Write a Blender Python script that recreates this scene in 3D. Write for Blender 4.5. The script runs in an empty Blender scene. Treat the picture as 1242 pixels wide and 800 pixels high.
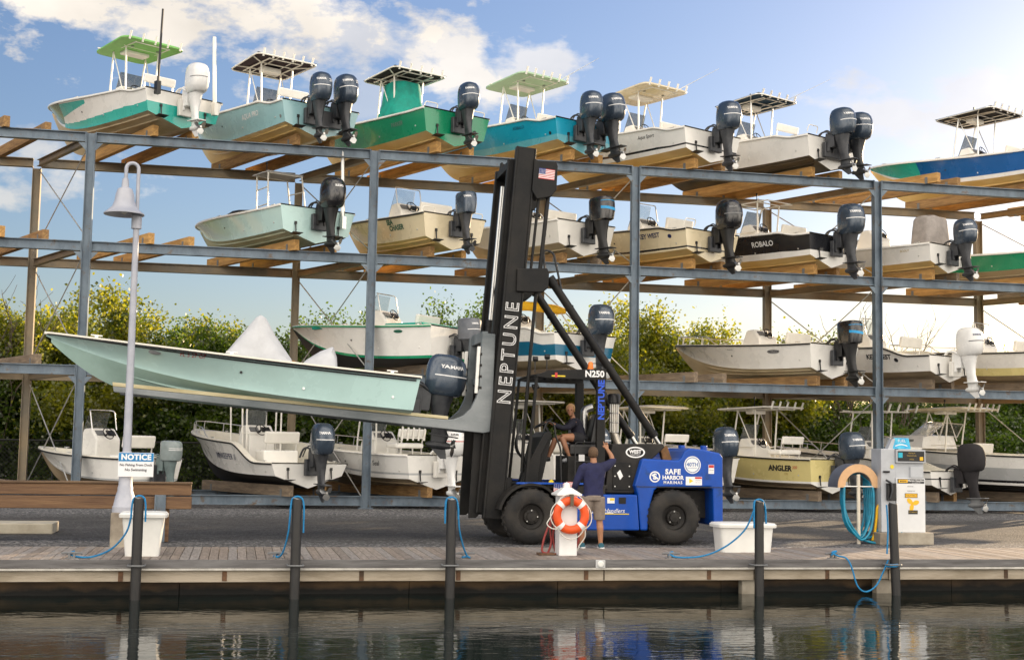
import bpy, bmesh, math, random
from mathutils import Vector as V, Matrix, noise as mnoise
R = math.radians
sin, cos, pi = math.sin, math.cos, math.pi
sc = bpy.context.scene
COL = sc.collection

# ------------------------------------------------------------------ camera
FPX, W0, H0, EYE = 1607.0, 1242.0, 800.0, 1.73
_u = V((303, 18050, -1607)).normalized()
_x = V((7855, -275, -1607)); _x = (_x - _u * _x.dot(_u)).normalized()
_y = _u.cross(_x)
CAMROT = Matrix((_x, _y, _u))          # camera axes -> world axes
cd = bpy.data.cameras.new('camera'); cam = bpy.data.objects.new('camera', cd); COL.objects.link(cam)
cam.matrix_world = Matrix.Translation((0, 0, EYE)) @ CAMROT.to_4x4()
cd.sensor_width = 36.0; cd.lens = FPX / W0 * 36.0; cd.clip_end = 6000; cd.clip_start = 0.5
sc.camera = cam
def ray(px, py): return CAMROT @ V((px - 621, 400 - py, -FPX))
def at(px, py, Y):
    d = ray(px, py); t = Y / d.y
    return V((d.x * t, Y, EYE + d.z * t))

# ------------------------------------------------------------------ mesh builder
class MB:
    def __init__(s): s.v = []; s.f = []; s.m = []; s.mi = 0
    def add(s, vs, fs, M=None):
        b = len(s.v)
        for p in vs:
            p = V(p)
            s.v.append(M @ p if M is not None else p)
        for f in fs: s.f.append(tuple(i + b for i in f)); s.m.append(s.mi)
        return s
    def box(s, c, d, M=None, rot=None):
        x, y, z = d[0] / 2, d[1] / 2, d[2] / 2
        T = Matrix.Translation(c)
        if rot: T = T @ Matrix.Rotation(rot[2], 4, 'Z') @ Matrix.Rotation(rot[1], 4, 'Y') @ Matrix.Rotation(rot[0], 4, 'X')
        if M is not None: T = M @ T
        vs = [(-x,-y,-z),(x,-y,-z),(x,y,-z),(-x,y,-z),(-x,-y,z),(x,-y,z),(x,y,z),(-x,y,z)]
        return s.add(vs, [(0,3,2,1),(4,5,6,7),(0,1,5,4),(1,2,6,5),(2,3,7,6),(3,0,4,7)], T)
    def span(s, a, b, M=None):          # box from min corner to max corner
        a, b = V(a), V(b)
        return s.box((a + b) / 2, b - a, M)
    def bar(s, p, q, w, h, up=(0,0,1)):
        p, q = V(p), V(q); d = (q - p); L = d.length; d.normalize()
        u = V(up); sd = d.cross(u)
        if sd.length < 1e-4: sd = d.cross(V((0,1,0)))
        sd.normalize(); u = sd.cross(d).normalized()
        M = Matrix((d, sd, u)).transposed().to_4x4(); M.translation = (p + q) / 2
        return s.box((0,0,0), (L, w, h), M)
    def tube(s, pts, r, n=8, closed=False, cap=True):
        pts = [V(p) for p in pts]; k = len(pts)
        rr = r if isinstance(r, (list, tuple)) else [r] * k
        b = len(s.v); prev = None
        for i, p in enumerate(pts):
            if closed: t = pts[(i + 1) % k] - pts[i - 1]
            else: t = pts[min(i + 1, k - 1)] - pts[max(i - 1, 0)]
            if t.length < 1e-9: t = V((0,0,1))
            t.normalize()
            if prev is None:
                a = V((0,0,1)) if abs(t.z) < .9 else V((1,0,0))
                nrm = t.cross(a).normalized()
            else:
                nrm = prev - t * prev.dot(t)
                if nrm.length < 1e-6: nrm = t.orthogonal()
                nrm.normalize()
            prev = nrm; bn = t.cross(nrm)
            for j in range(n):
                a = 2 * pi * j / n
                s.v.append(p + (nrm * cos(a) + bn * sin(a)) * rr[i])
        m = k if closed else k - 1
        for i in range(m):
            for j in range(n):
                i2 = (i + 1) % k; j2 = (j + 1) % n
                s.f.append((b+i*n+j, b+i*n+j2, b+i2*n+j2, b+i2*n+j)); s.m.append(s.mi)
        if cap and not closed:
            s.f.append(tuple(b + j for j in reversed(range(n)))); s.m.append(s.mi)
            s.f.append(tuple(b + (k-1)*n + j for j in range(n))); s.m.append(s.mi)
        return s
    def lathe(s, prof, n=24, M=None, cap=True):        # prof: (r, z)
        b = len(s.v)
        for (r, z) in prof:
            for j in range(n):
                a = 2 * pi * j / n; p = V((r * cos(a), r * sin(a), z))
                s.v.append(M @ p if M is not None else p)
        k = len(prof)
        for i in range(k - 1):
            for j in range(n):
                j2 = (j + 1) % n
                s.f.append((b+i*n+j, b+i*n+j2, b+(i+1)*n+j2, b+(i+1)*n+j)); s.m.append(s.mi)
        if cap:
            if prof[0][0] > 1e-5: s.f.append(tuple(b + j for j in reversed(range(n)))); s.m.append(s.mi)
            if prof[-1][0] > 1e-5: s.f.append(tuple(b + (k-1)*n + j for j in range(n))); s.m.append(s.mi)
        return s
    def prism(s, poly, y0, y1, M=None):  # polygon in (x, z) extruded along y
        n = len(poly)
        vs = [(p[0], y0, p[1]) for p in poly] + [(p[0], y1, p[1]) for p in poly]
        fs = [tuple(range(n)), tuple(reversed(range(n, 2*n)))]
        for i in range(n):
            j = (i + 1) % n; fs.append((i, i + n, j + n, j))
        return s.add(vs, fs, M)
    def loft(s, rings, cap=True, closed=True):
        b = len(s.v); n = len(rings[0]); k = len(rings)
        for r in rings:
            for p in r: s.v.append(V(p))
        for i in range(k - 1):
            for j in range(n if closed else n - 1):
                j2 = (j + 1) % n
                s.f.append((b+i*n+j, b+i*n+j2, b+(i+1)*n+j2, b+(i+1)*n+j)); s.m.append(s.mi)
        if cap and closed:
            s.f.append(tuple(b + j for j in reversed(range(n)))); s.m.append(s.mi)
            s.f.append(tuple(b + (k-1)*n + j for j in range(n))); s.m.append(s.mi)
        return s
    def build(s, name, mat, parent=None, smooth=None, bevel=0, M=None, fix=True):
        me = bpy.data.meshes.new(name)
        me.from_pydata([tuple(M @ p) if M is not None else tuple(p) for p in s.v], [], s.f)
        mats = mat if isinstance(mat, (list, tuple)) else [mat]
        for m in mats: me.materials.append(m)
        if len(mats) > 1: me.polygons.foreach_set('material_index', s.m)
        if fix:
            bm = bmesh.new(); bm.from_mesh(me); bmesh.ops.recalc_face_normals(bm, faces=bm.faces); bm.to_mesh(me); bm.free()
        if smooth is not None:
            me.polygons.foreach_set('use_smooth', [True] * len(me.polygons))
            me.set_sharp_from_angle(angle=R(smooth))
        me.update()
        o = bpy.data.objects.new(name, me); COL.objects.link(o)
        if parent is not None: o.parent = parent
        if bevel:
            md = o.modifiers.new('bevel', 'BEVEL'); md.width = bevel; md.segments = 2; md.limit_method = 'ANGLE'; md.angle_limit = R(40)
            md.harden_normals = False
        return o

def tag(o, label=None, cat=None, group=None, kind=None):
    if label: o['label'] = label
    if cat: o['category'] = cat
    if group: o['group'] = group
    if kind: o['kind'] = kind
    return o
def thing(name, loc, label, cat, group=None, rot=(0,0,0)):
    o = bpy.data.objects.new(name, None); COL.objects.link(o); o.location = loc; o.rotation_euler = rot; o.empty_display_size = .1
    return tag(o, label, cat, group)
def arc(c, r, a0, a1, n, plane='xz'):
    out = []
    for i in range(n + 1):
        a = a0 + (a1 - a0) * i / n; u, w = r * cos(a), r * sin(a)
        if plane == 'xz': out.append(V((c[0] + u, c[1], c[2] + w)))
        elif plane == 'xy': out.append(V((c[0] + u, c[1] + w, c[2])))
        else: out.append(V((c[0], c[1] + u, c[2] + w)))
    return out
def fillet(pts, r, n=5):
    pts = [V(p) for p in pts]; out = [pts[0]]
    for i in range(1, len(pts) - 1):
        a, b, c = pts[i-1], pts[i], pts[i+1]
        d1 = (a - b); d2 = (c - b); k = min(r, d1.length * .48, d2.length * .48)
        p = b + d1.normalized() * k; q = b + d2.normalized() * k
        for j in range(n + 1):
            t = j / n; out.append(p * (1-t)**2 + b * (2*t*(1-t)) + q * t*t)
    out.append(pts[-1]); return out
def smooth01(t): t = max(0, min(1, t)); return t * t * (3 - 2 * t)

# ------------------------------------------------------------------ text
_tc = {}
def text_geo(body, size=1.0, outline=0.0, bold=0.0, shear=0.0, space=1.0):
    key = (body, size, outline, bold, shear, space)
    if key in _tc: return _tc[key]
    cu = bpy.data.curves.new('txt', 'FONT'); cu.body = body; cu.size = size; cu.align_x = 'CENTER'; cu.align_y = 'CENTER'
    cu.shear = shear; cu.space_character = space; cu.resolution_u = 3
    if outline: cu.fill_mode = 'NONE'; cu.bevel_depth = outline; cu.bevel_resolution = 0
    else: cu.offset = bold
    ob = bpy.data.objects.new('txt', cu)
    me = bpy.data.meshes.new_from_object(ob)
    g = ([v.co.copy() for v in me.vertices], [tuple(p.vertices) for p in me.polygons])
    bpy.data.objects.remove(ob); bpy.data.curves.remove(cu); bpy.data.meshes.remove(me)
    _tc[key] = g; return g
def text(mb, body, size, M=None, fn=None, **k):
    vs, fs = text_geo(body, size, **k)
    if fn: return mb.add([fn(p.x, p.y) for p in vs], fs)
    return mb.add(vs, fs, M)
def frame(o, right, up):                   # matrix whose local x = right, y = up
    r = V(right).normalized(); u = V(up); u = (u - r * u.dot(r)).normalized(); n = r.cross(u)
    M = Matrix((r, u, n)).transposed().to_4x4(); M.translation = o; return M

# ------------------------------------------------------------------ materials
MATS = {}
def mat(name, col, rough=.5, metal=0, var=0.0, scale=4.0, bump=0.0, bscale=None, coat=0.0, col2=None, stretch=None, spec=.5, trans=0, detail=5, ramp=(.35,.65), rust=None):
    if name in MATS: return MATS[name]
    m = bpy.data.materials.new(name); m.use_nodes = True; MATS[name] = m
    nt = m.node_tree; N = nt.nodes; L = nt.links; b = N['Principled BSDF']
    b.inputs['Base Color'].default_value = (*col, 1); b.inputs['Roughness'].default_value = rough; b.inputs['Metallic'].default_value = metal
    b.inputs['Specular IOR Level'].default_value = spec
    if coat: b.inputs['Coat Weight'].default_value = coat; b.inputs['Coat Roughness'].default_value = .08
    if trans: b.inputs['Transmission Weight'].default_value = trans
    if var or bump or col2:
        tc = N.new('ShaderNodeTexCoord'); vec = tc.outputs['Object']
        if stretch:
            mp = N.new('ShaderNodeMapping'); mp.inputs['Scale'].default_value = stretch; L.new(vec, mp.inputs[0]); vec = mp.outputs[0]
        nz = N.new('ShaderNodeTexNoise'); nz.inputs['Scale'].default_value = scale; nz.inputs['Detail'].default_value = detail; nz.inputs['Roughness'].default_value = .62
        L.new(vec, nz.inputs['Vector'])
        if var or col2:
            rp = N.new('ShaderNodeValToRGB'); rp.color_ramp.elements[0].position = ramp[0]; rp.color_ramp.elements[1].position = ramp[1]
            c2 = col2 if col2 else tuple(max(0, c * (1 + var)) for c in col)
            c1 = col if col2 else tuple(c * (1 - var) for c in col)
            rp.color_ramp.elements[0].color = (*c1, 1); rp.color_ramp.elements[1].color = (*c2, 1)
            L.new(nz.outputs['Fac'], rp.inputs[0]); L.new(rp.outputs[0], b.inputs['Base Color'])
            mr = N.new('ShaderNodeMapRange'); mr.inputs[3].default_value = max(0, rough - .1); mr.inputs[4].default_value = min(1, rough + .12)
            L.new(nz.outputs['Fac'], mr.inputs[0]); L.new(mr.outputs[0], b.inputs['Roughness'])
        if rust:
            n3 = N.new('ShaderNodeTexNoise'); n3.inputs['Scale'].default_value = 3.1; n3.inputs['Detail'].default_value = 9; n3.inputs['Roughness'].default_value = .7; L.new(tc.outputs['Object'], n3.inputs['Vector'])
            mk = N.new('ShaderNodeMapRange'); mk.inputs[1].default_value = .565; mk.inputs[2].default_value = .68; L.new(n3.outputs['Fac'], mk.inputs[0])
            mx = N.new('ShaderNodeMix'); mx.data_type = 'RGBA'; mx.inputs[7].default_value = (*rust, 1); L.new(b.inputs['Base Color'].links[0].from_socket, mx.inputs[6]); L.new(mk.outputs[0], mx.inputs[0]); L.new(mx.outputs[2], b.inputs['Base Color'])
        if bump:
            n2 = N.new('ShaderNodeTexNoise'); n2.inputs['Scale'].default_value = bscale or scale * 3; n2.inputs['Detail'].default_value = 4
            L.new(vec, n2.inputs['Vector'])
            bp = N.new('ShaderNodeBump'); bp.inputs['Strength'].default_value = bump; bp.inputs['Distance'].default_value = .02
            L.new(n2.outputs['Fac'], bp.inputs['Height']); L.new(bp.outputs[0], b.inputs['Normal'])
    return m

STEEL = mat('galvanised_blue_steel', (.085,.115,.15), .42, .3, col2=(.17,.215,.26), scale=2.6, stretch=(1,1,.5), rust=(.13,.085,.05), bump=.12, bscale=30, detail=8)
STEELB = mat('weathered_rack_steel', (.2,.175,.135), .5, .2, col2=(.32,.25,.16), scale=1.2, bump=.12, bscale=30, detail=8)
ROD = mat('brace_rod', (.5,.5,.48), .4, .6, var=.2)
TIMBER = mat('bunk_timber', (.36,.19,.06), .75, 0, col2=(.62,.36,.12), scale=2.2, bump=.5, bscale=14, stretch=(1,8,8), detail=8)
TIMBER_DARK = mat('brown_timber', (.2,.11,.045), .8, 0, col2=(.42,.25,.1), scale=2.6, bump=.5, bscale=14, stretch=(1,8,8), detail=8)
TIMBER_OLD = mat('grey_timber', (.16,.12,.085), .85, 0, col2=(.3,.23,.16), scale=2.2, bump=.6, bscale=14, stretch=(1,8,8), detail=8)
WHITE = mat('white_gelcoat', (.82,.805,.765), .28, 0, var=.05, scale=1.3, coat=.4)
WHITE2 = mat('dull_white_gelcoat', (.72,.7,.65), .4, 0, var=.06, scale=2.2, coat=.2, detail=8)
LINER = mat('cream_deck_liner', (.7,.67,.58), .5, 0, var=.07, scale=3)
ALU = mat('aluminium_tube', (.72,.71,.68), .3, .75, var=.08)
WTUBE = mat('white_tube', (.82,.8,.74), .3, 0, var=.03)
BLACK = mat('black_plastic', (.007,.007,.008), .4, 0, var=.2, scale=6)
BLACKM = mat('black_mast_paint', (.006,.0065,.0075), .45, 0, col2=(.02,.0185,.017), scale=2.2, bump=.1, bscale=25, detail=9, spec=.22)
RUBBER = mat('tyre_rubber', (.007,.007,.0075), .8, 0, col2=(.036,.031,.026), scale=3, bump=.25, bscale=40)
GREY = mat('grey_plastic', (.16,.165,.17), .5, 0, var=.15)
CHROME = mat('stainless', (.45,.45,.44), .3, 1, var=.05)
GLASS = None
# ------------------------------------------------------------------ sky and sun
SUN_AZ, SUN_EL = R(49), R(11.5)
SD = V((sin(SUN_AZ) * cos(SUN_EL), cos(SUN_AZ) * cos(SUN_EL), sin(SUN_EL)))
w = bpy.data.worlds.new('World'); sc.world = w; w.use_nodes = True
nt = w.node_tree; N = nt.nodes; L = nt.links
bg = N['Background']; sky = N.new('ShaderNodeTexSky'); sky.sky_type = 'NISHITA'; sky.sun_disc = False
sky.sun_elevation = SUN_EL; sky.sun_rotation = SUN_AZ; sky.altitude = 0; sky.air_density = 1.25; sky.dust_density = .85; sky.ozone_density = 2.2
bg.inputs['Strength'].default_value = .088
tc = N.new('ShaderNodeTexCoord'); DIR = tc.outputs['Generated']
def vm(op, a, b=None):
    n = N.new('ShaderNodeVectorMath'); n.operation = op
    for i, x in enumerate((a, b)):
        if x is None: continue
        if isinstance(x, (tuple, V)): n.inputs[i].default_value = tuple(x)
        else: L.new(x, n.inputs[i])
    return n.outputs['Value'] if op in ('DOT_PRODUCT', 'LENGTH') else n.outputs['Vector']
def mth(op, a, b=None, c=None, clamp=False):
    n = N.new('ShaderNodeMath'); n.operation = op; n.use_clamp = clamp
    for i, x in enumerate((a, b, c)):
        if x is None: continue
        if isinstance(x, (int, float)): n.inputs[i].default_value = x
        else: L.new(x, n.inputs[i])
    return n.outputs[0]
def nz(scale, detail=8, rough=.55, off=(0,0,0), sc_=(1,1,1)):
    mp = N.new('ShaderNodeMapping'); mp.inputs['Location'].default_value = off; mp.inputs['Scale'].default_value = sc_; L.new(DIR, mp.inputs[0])
    t = N.new('ShaderNodeTexNoise'); t.inputs['Scale'].default_value = scale; t.inputs['Detail'].default_value = detail; t.inputs['Roughness'].default_value = rough
    L.new(mp.outputs[0], t.inputs['Vector']); return t.outputs['Fac']
fine = nz(16, 10, .6, (1.3, .2, .4), (1, 1, 1.9))
cm = None
# cumulus and cirrus banks: (direction as seen across the basin, half width, half height, density)
for (px, py, rw, rh, dn) in [(60,-40,.20,.046,1.2),(270,10,.15,.044,1.0),(410,42,.07,.026,.6),(545,92,.045,.036,.85),(640,80,.04,.026,.6),(455,112,.05,.02,.3),(1095,145,.09,.022,.55),(1175,128,.035,.025,.5),(-150,200,.15,.04,.6)]:
    c = ray(px, py).normalized(); ax = CAMROT @ V((cos(-.08), sin(-.08), 0)); ax = (ax - c * ax.dot(c)).normalized(); ay = c.cross(ax) * -1
    u = mth('DIVIDE', vm('DOT_PRODUCT', DIR, ax), rw); v_ = mth('DIVIDE', vm('DOT_PRODUCT', DIR, ay), rh)
    # remove the offset of the centre: dot(c, ax) is zero by construction
    d = mth('SQRT', mth('ADD', mth('MULTIPLY', u, u), mth('MULTIPLY', v_, v_)))
    front = mth('GREATER_THAN', vm('DOT_PRODUCT', DIR, c), 0)
    m_ = mth('SUBTRACT', mth('ADD', 1.0, mth('MULTIPLY', mth('SUBTRACT', fine, .5), 4.2)), d)
    m_ = mth('MULTIPLY', mth('MULTIPLY', m_, 1.8, clamp=True), front)
    m_ = mth('MULTIPLY', m_, dn)
    cm = m_ if cm is None else mth('MAXIMUM', cm, m_)
# added unseen cloud overhead and behind the camera, kept bright as front fill light
sepx = N.new('ShaderNodeSeparateXYZ'); L.new(DIR, sepx.inputs[0])
bn = nz(3.2, 8, .55, (5, 2, 1), (1, 1, 2.2))
back = mth('MULTIPLY', mth('SUBTRACT', .25, sepx.outputs['Y']), 1.7, clamp=True)
bk = mth('MULTIPLY', mth('MULTIPLY', mth('SUBTRACT', bn, .36), 6.0, clamp=True), back)
cl = mth('MAXIMUM', cm, bk, clamp=True)
mix = N.new('ShaderNodeMix'); mix.data_type = 'RGBA'
cb = N.new('ShaderNodeCombineColor')
shade = nz(9, 6, .5, (.3, 1.2, 3), (1, 1, 1.6))
cbv = mth('ADD', mth('ADD', 7.2, mth('MULTIPLY', mth('SUBTRACT', shade, .5), 7.0)), mth('MULTIPLY', back, 17.0))  # added cloud at the back is far brighter, for fill
cmul = N.new('ShaderNodeMix'); cmul.data_type = 'RGBA'; cmul.blend_type = 'MULTIPLY'; cmul.inputs[0].default_value = 1
cmul.inputs[6].default_value = (1.0, .91, .79, 1)
L.new(cbv, cb.inputs[0]); L.new(cbv, cb.inputs[1]); L.new(cbv, cb.inputs[2]); L.new(cb.outputs[0], cmul.inputs[7])
gr = N.new('ShaderNodeMix'); gr.data_type = 'RGBA'; gr.blend_type = 'MULTIPLY'; gr.inputs[0].default_value = 1; gr.inputs[7].default_value = (.80, .84, 1.10, 1); L.new(sky.outputs[0], gr.inputs[6]); L.new(gr.outputs[2], mix.inputs[6]); L.new(cmul.outputs[2], mix.inputs[7]); L.new(mth('MULTIPLY', cl, .92), mix.inputs[0])
L.new(mix.outputs[2], bg.inputs['Color'])
sd = bpy.data.lights.new('sun', 'SUN'); sd.energy = 5.0; sd.angle = R(.6); sd.color = (1, .74, .46)
so = bpy.data.objects.new('sun', sd); COL.objects.link(so); so.rotation_euler = SD.to_track_quat('Z', 'Y').to_euler()
vs_ = sc.view_settings; sc.display_settings.display_device = 'sRGB'
vs_.view_transform = 'Standard'; vs_.look = 'None'; vs_.exposure = .78; vs_.gamma = 1; vs_.use_curve_mapping = False
sc.render.engine = 'CYCLES'; sc.cycles.max_bounces = 8; sc.cycles.transparent_max_bounces = 12

# ------------------------------------------------------------------ ground and water
GZ, WZ = -.03, -.57
def ground_mat():
    m = bpy.data.materials.new('gravel'); m.use_nodes = True; nt = m.node_tree; N = nt.nodes; L = nt.links; b = N['Principled BSDF']
    tc = N.new('ShaderNodeTexCoord'); P = tc.outputs['Object']; b.inputs['Roughness'].default_value = .9
    def noise(s, d=4, st=(1,1,1)):
        mp = N.new('ShaderNodeMapping'); mp.inputs['Scale'].default_value = st; L.new(P, mp.inputs[0])
        t = N.new('ShaderNodeTexNoise'); t.inputs['Scale'].default_value = s; t.inputs['Detail'].default_value = d; L.new(mp.outputs[0], t.inputs['Vector']); return t.outputs['Fac']
    def ramp(f, els):
        r = N.new('ShaderNodeValToRGB')
        while len(r.color_ramp.elements) < len(els): r.color_ramp.elements.new(.5)
        for e, (p, c) in zip(r.color_ramp.elements, els): e.position = p; e.color = (*c, 1)
        L.new(f, r.inputs[0]); return r.outputs[0]
    vo = N.new('ShaderNodeTexVoronoi'); vo.inputs['Scale'].default_value = 24; L.new(P, vo.inputs['Vector'])
    sepc = N.new('ShaderNodeSeparateColor'); L.new(vo.outputs['Color'], sepc.inputs[0])
    stones = ramp(sepc.outputs[0], [(0, (.035,.035,.04)), (.55, (.085,.085,.09)), (.85, (.2,.2,.21)), (1, (.42,.41,.4))])
    packed = ramp(noise(1.2, 9), [(.3, (.024,.023,.022)), (.7, (.062,.058,.055))])
    # blue-grey loose stone along the rack and the quay edge, packed dark road in between
    sx = N.new('ShaderNodeSeparateXYZ'); L.new(P, sx.inputs[0])
    ad = N.new('ShaderNodeMath'); ad.operation = 'MULTIPLY_ADD'; L.new(noise(.8, 6, (.35,1,1)), ad.inputs[0]); ad.inputs[1].default_value = 3.4; L.new(sx.outputs['Y'], ad.inputs[2])
    rr = N.new('ShaderNodeMapRange'); rr.inputs[1].default_value = 33.6; rr.inputs[2].default_value = 36.6; L.new(ad.outputs[0], rr.inputs[0])
    r2 = N.new('ShaderNodeMapRange'); r2.inputs[1].default_value = 27.6; r2.inputs[2].default_value = 24.8; L.new(ad.outputs[0], r2.inputs[0])
    mx = N.new('ShaderNodeMath'); mx.operation = 'MAXIMUM'; L.new(rr.outputs[0], mx.inputs[0]); L.new(r2.outputs[0], mx.inputs[1])
    th = N.new('ShaderNodeMath'); th.operation = 'MULTIPLY_ADD'; th.use_clamp = True; L.new(mx.outputs[0], th.inputs[0]); th.inputs[1].default_value = .75; th.inputs[2].default_value = .2
    mix = N.new('ShaderNodeMix'); mix.data_type = 'RGBA'; L.new(th.outputs[0], mix.inputs[0]); L.new(packed, mix.inputs[6]); L.new(stones, mix.inputs[7])
    L.new(mix.outputs[2], b.inputs['Base Color'])
    bp = N.new('ShaderNodeBump'); bp.inputs['Strength'].default_value = .9; bp.inputs['Distance'].default_value = .03
    L.new(vo.outputs['Distance'], bp.inputs['Height']); bp.invert = True; L.new(bp.outputs[0], b.inputs['Normal'])
    return m
g = MB()
nx, ny = 60, 40
ys = [22.9 + i * .7 for i in range(ny)] + [60, 120, 400, 2500]
xs = [-2500, -400, -60] + [-24 + i * 1.2 for i in range(nx)] + [90, 400, 2500]
for yy in ys:
    for xx in xs:
        h = 0
        if 24 < yy < 50 and -24 < xx < 48: h = .035 * mnoise.noise(V((xx * .35, yy * .9, 0)))
        g.v.append(V((xx, yy, GZ + h)))
for i in range(len(ys) - 1):
    for j in range(len(xs) - 1):
        a = i * len(xs) + j; g.f.append((a, a + 1, a + len(xs) + 1, a + len(xs))); g.m.append(0)
tag(g.build('ground', ground_mat(), smooth=60), kind='structure')

def water_mat():
    m = bpy.data.materials.new('harbour_water'); m.use_nodes = True; nt = m.node_tree; N = nt.nodes; L = nt.links; b = N['Principled BSDF']
    b.inputs['Base Color'].default_value = (.006,.012,.011,1); b.inputs['Roughness'].default_value = .03; b.inputs['IOR'].default_value = 1.33
    tc = N.new('ShaderNodeTexCoord')
    def noise(s, st, d=2):
        mp = N.new('ShaderNodeMapping'); mp.inputs['Scale'].default_value = st; L.new(tc.outputs['Object'], mp.inputs[0])
        t = N.new('ShaderNodeTexNoise'); t.inputs['Scale'].default_value = s; t.inputs['Detail'].default_value = d; t.inputs['Distortion'].default_value = .6; L.new(mp.outputs[0], t.inputs['Vector']); return t.outputs['Fac']
    def bump(h, s, dist, prev=None):
        bp = N.new('ShaderNodeBump'); bp.inputs['Strength'].default_value = s; bp.inputs['Distance'].default_value = dist; L.new(h, bp.inputs['Height'])
        if prev: L.new(prev, bp.inputs['Normal'])
        return bp.outputs[0]
    n1 = bump(noise(1.0, (1, 1.8, 1)), .4, .018); n2 = bump(noise(5, (.7, 1.8, 1), 3), .45, .0055, n1)
    L.new(n2, b.inputs['Normal'])
    return m
wv = MB().add([(-300,-300,WZ),(300,-300,WZ),(300,21.3,WZ),(-300,21.3,WZ)], [(0,1,2,3)])
tag(wv.build('water', water_mat(), fix=False), kind='structure')

# ------------------------------------------------------------------ seawall and dock
X0, X1 = -12.0, 22.0
CONC = mat('stained_concrete', (.16,.13,.1), .85, 0, col2=(.4,.36,.29), scale=1.3, bump=.3, bscale=12, detail=9)
def seawall_mat():
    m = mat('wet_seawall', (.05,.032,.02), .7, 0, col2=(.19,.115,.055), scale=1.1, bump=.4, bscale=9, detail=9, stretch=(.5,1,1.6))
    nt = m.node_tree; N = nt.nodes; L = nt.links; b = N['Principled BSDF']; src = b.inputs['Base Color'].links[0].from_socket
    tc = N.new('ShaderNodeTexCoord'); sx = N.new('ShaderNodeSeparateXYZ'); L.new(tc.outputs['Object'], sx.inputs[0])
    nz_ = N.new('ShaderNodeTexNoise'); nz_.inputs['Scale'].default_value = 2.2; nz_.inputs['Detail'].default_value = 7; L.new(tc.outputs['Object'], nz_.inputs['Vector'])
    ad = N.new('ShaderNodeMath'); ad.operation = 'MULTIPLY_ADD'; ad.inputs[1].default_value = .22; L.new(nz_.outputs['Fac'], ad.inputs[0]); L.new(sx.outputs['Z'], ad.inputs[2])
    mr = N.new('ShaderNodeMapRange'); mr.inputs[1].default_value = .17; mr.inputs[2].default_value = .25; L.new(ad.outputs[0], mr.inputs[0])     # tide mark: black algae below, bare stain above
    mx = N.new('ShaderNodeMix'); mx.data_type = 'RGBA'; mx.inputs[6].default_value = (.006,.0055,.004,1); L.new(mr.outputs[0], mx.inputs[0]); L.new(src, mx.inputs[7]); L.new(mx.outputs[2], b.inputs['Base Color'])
    return m
SEAW = seawall_mat()
DECK = [mat('deck_board_%s' % n, c, .8, 0, col2=c2, scale=3, bump=.4, bscale=20, stretch=(8,1,1), detail=8) for n, c, c2 in
        [('pale', (.2,.165,.14), (.34,.295,.26)), ('brown', (.18,.145,.12), (.3,.25,.21)), ('grey', (.19,.17,.155), (.32,.29,.27)), ('dark', (.15,.125,.105), (.27,.23,.2))]]
FASC = mat('grey_fascia_board', (.075,.07,.07), .6, 0, col2=(.17,.165,.165), scale=2, bump=.25, bscale=10, stretch=(.5,4,6), detail=8)
STRG = mat('pale_stringer_board', (.22,.18,.125), .8, 0, col2=(.42,.36,.28), scale=1.8, bump=.35, bscale=10, stretch=(.6,3,3), detail=9, ramp=(.3,.6))
dock = thing('boat_dock', (0, 20.5, 0), 'long low boardwalk dock of weathered cross planks along the water', 'dock')
rnd = random.Random(3)
d = MB(); x = X0
while x < X1:
    wd = .142; d.mi = rnd.choice((0, 0, 1, 2, 2, 3)); z0 = rnd.uniform(-.003, .003)
    d.span((x, .05, -.04 + z0), (x + wd - .009, 2.5, z0)); x += wd
d.build('decking', DECK, dock, bevel=.004)
d = MB()
cuts = [X0, -5.5, -1.39, .92, 3.28, 5.78, 8.31, 10.68, 15.2, X1]
for a, b in zip(cuts[:-1], cuts[1:]): d.span((a + .006, 0, -.125), (b - .006, .045, -.004))
d.build('fascia_board', FASC, dock, bevel=.004)
MB().span((X0, -.012, -.16), (X1, .05, -.13)).build('edge_strip', mat('edge_strip_metal', (.5,.48,.44), .5, .2, var=.2), dock)
d = MB(); x = X0
rnd = random.Random(8)
for a, b in zip(cuts[:-1], cuts[1:]):
    d.span((a + .01, .06, -.335 + rnd.uniform(-.008, .008)), (b - .01, .12, -.165))
d.build('stringer_board', STRG, dock, bevel=.005)
x = X0 + .6
RUST = mat('rusty_bolt_plate', (.06,.035,.02), .8, 0, col2=(.16,.08,.04), scale=8)
rnd = random.Random(12)
while x < X1:
    MB().span((x, .05, -.325), (x + .07, .06, -.18)).build('bracket_plate', RUST, dock, bevel=.003); x += rnd.choice((1.5, 2.05, 1.2))
for sx in (8.31, 10.68):
    MB().span((sx - .18, .13, -1.9), (sx + .16, .3, -.17)).build('support_post', CONC, dock, bevel=.01)
d = MB(); d.span((5.62, -.02, -.135), (5.78, 0, -.008))
lt = d.build('edge_light', mat('edge_light_housing', (.5,.5,.5), .5), dock, bevel=.008)
MB().lathe([(.05,0),(.05,.012),(.035,.018)], 16, frame(V((5.70,-.02,-.07)), (1,0,0), (0,0,1))).build('lens', mat('edge_light_lens', (.75,.75,.72), .3), lt)

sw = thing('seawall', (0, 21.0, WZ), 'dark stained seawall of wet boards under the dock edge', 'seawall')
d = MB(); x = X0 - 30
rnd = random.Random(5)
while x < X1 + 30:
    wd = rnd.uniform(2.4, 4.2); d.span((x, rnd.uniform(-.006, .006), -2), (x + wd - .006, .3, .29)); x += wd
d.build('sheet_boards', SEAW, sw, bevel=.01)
MB().span((X0 - 30, .01, .29), (X1 + 30, 1.95, .49)).build('cap_beam', CONC, sw, bevel=.02)

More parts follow.
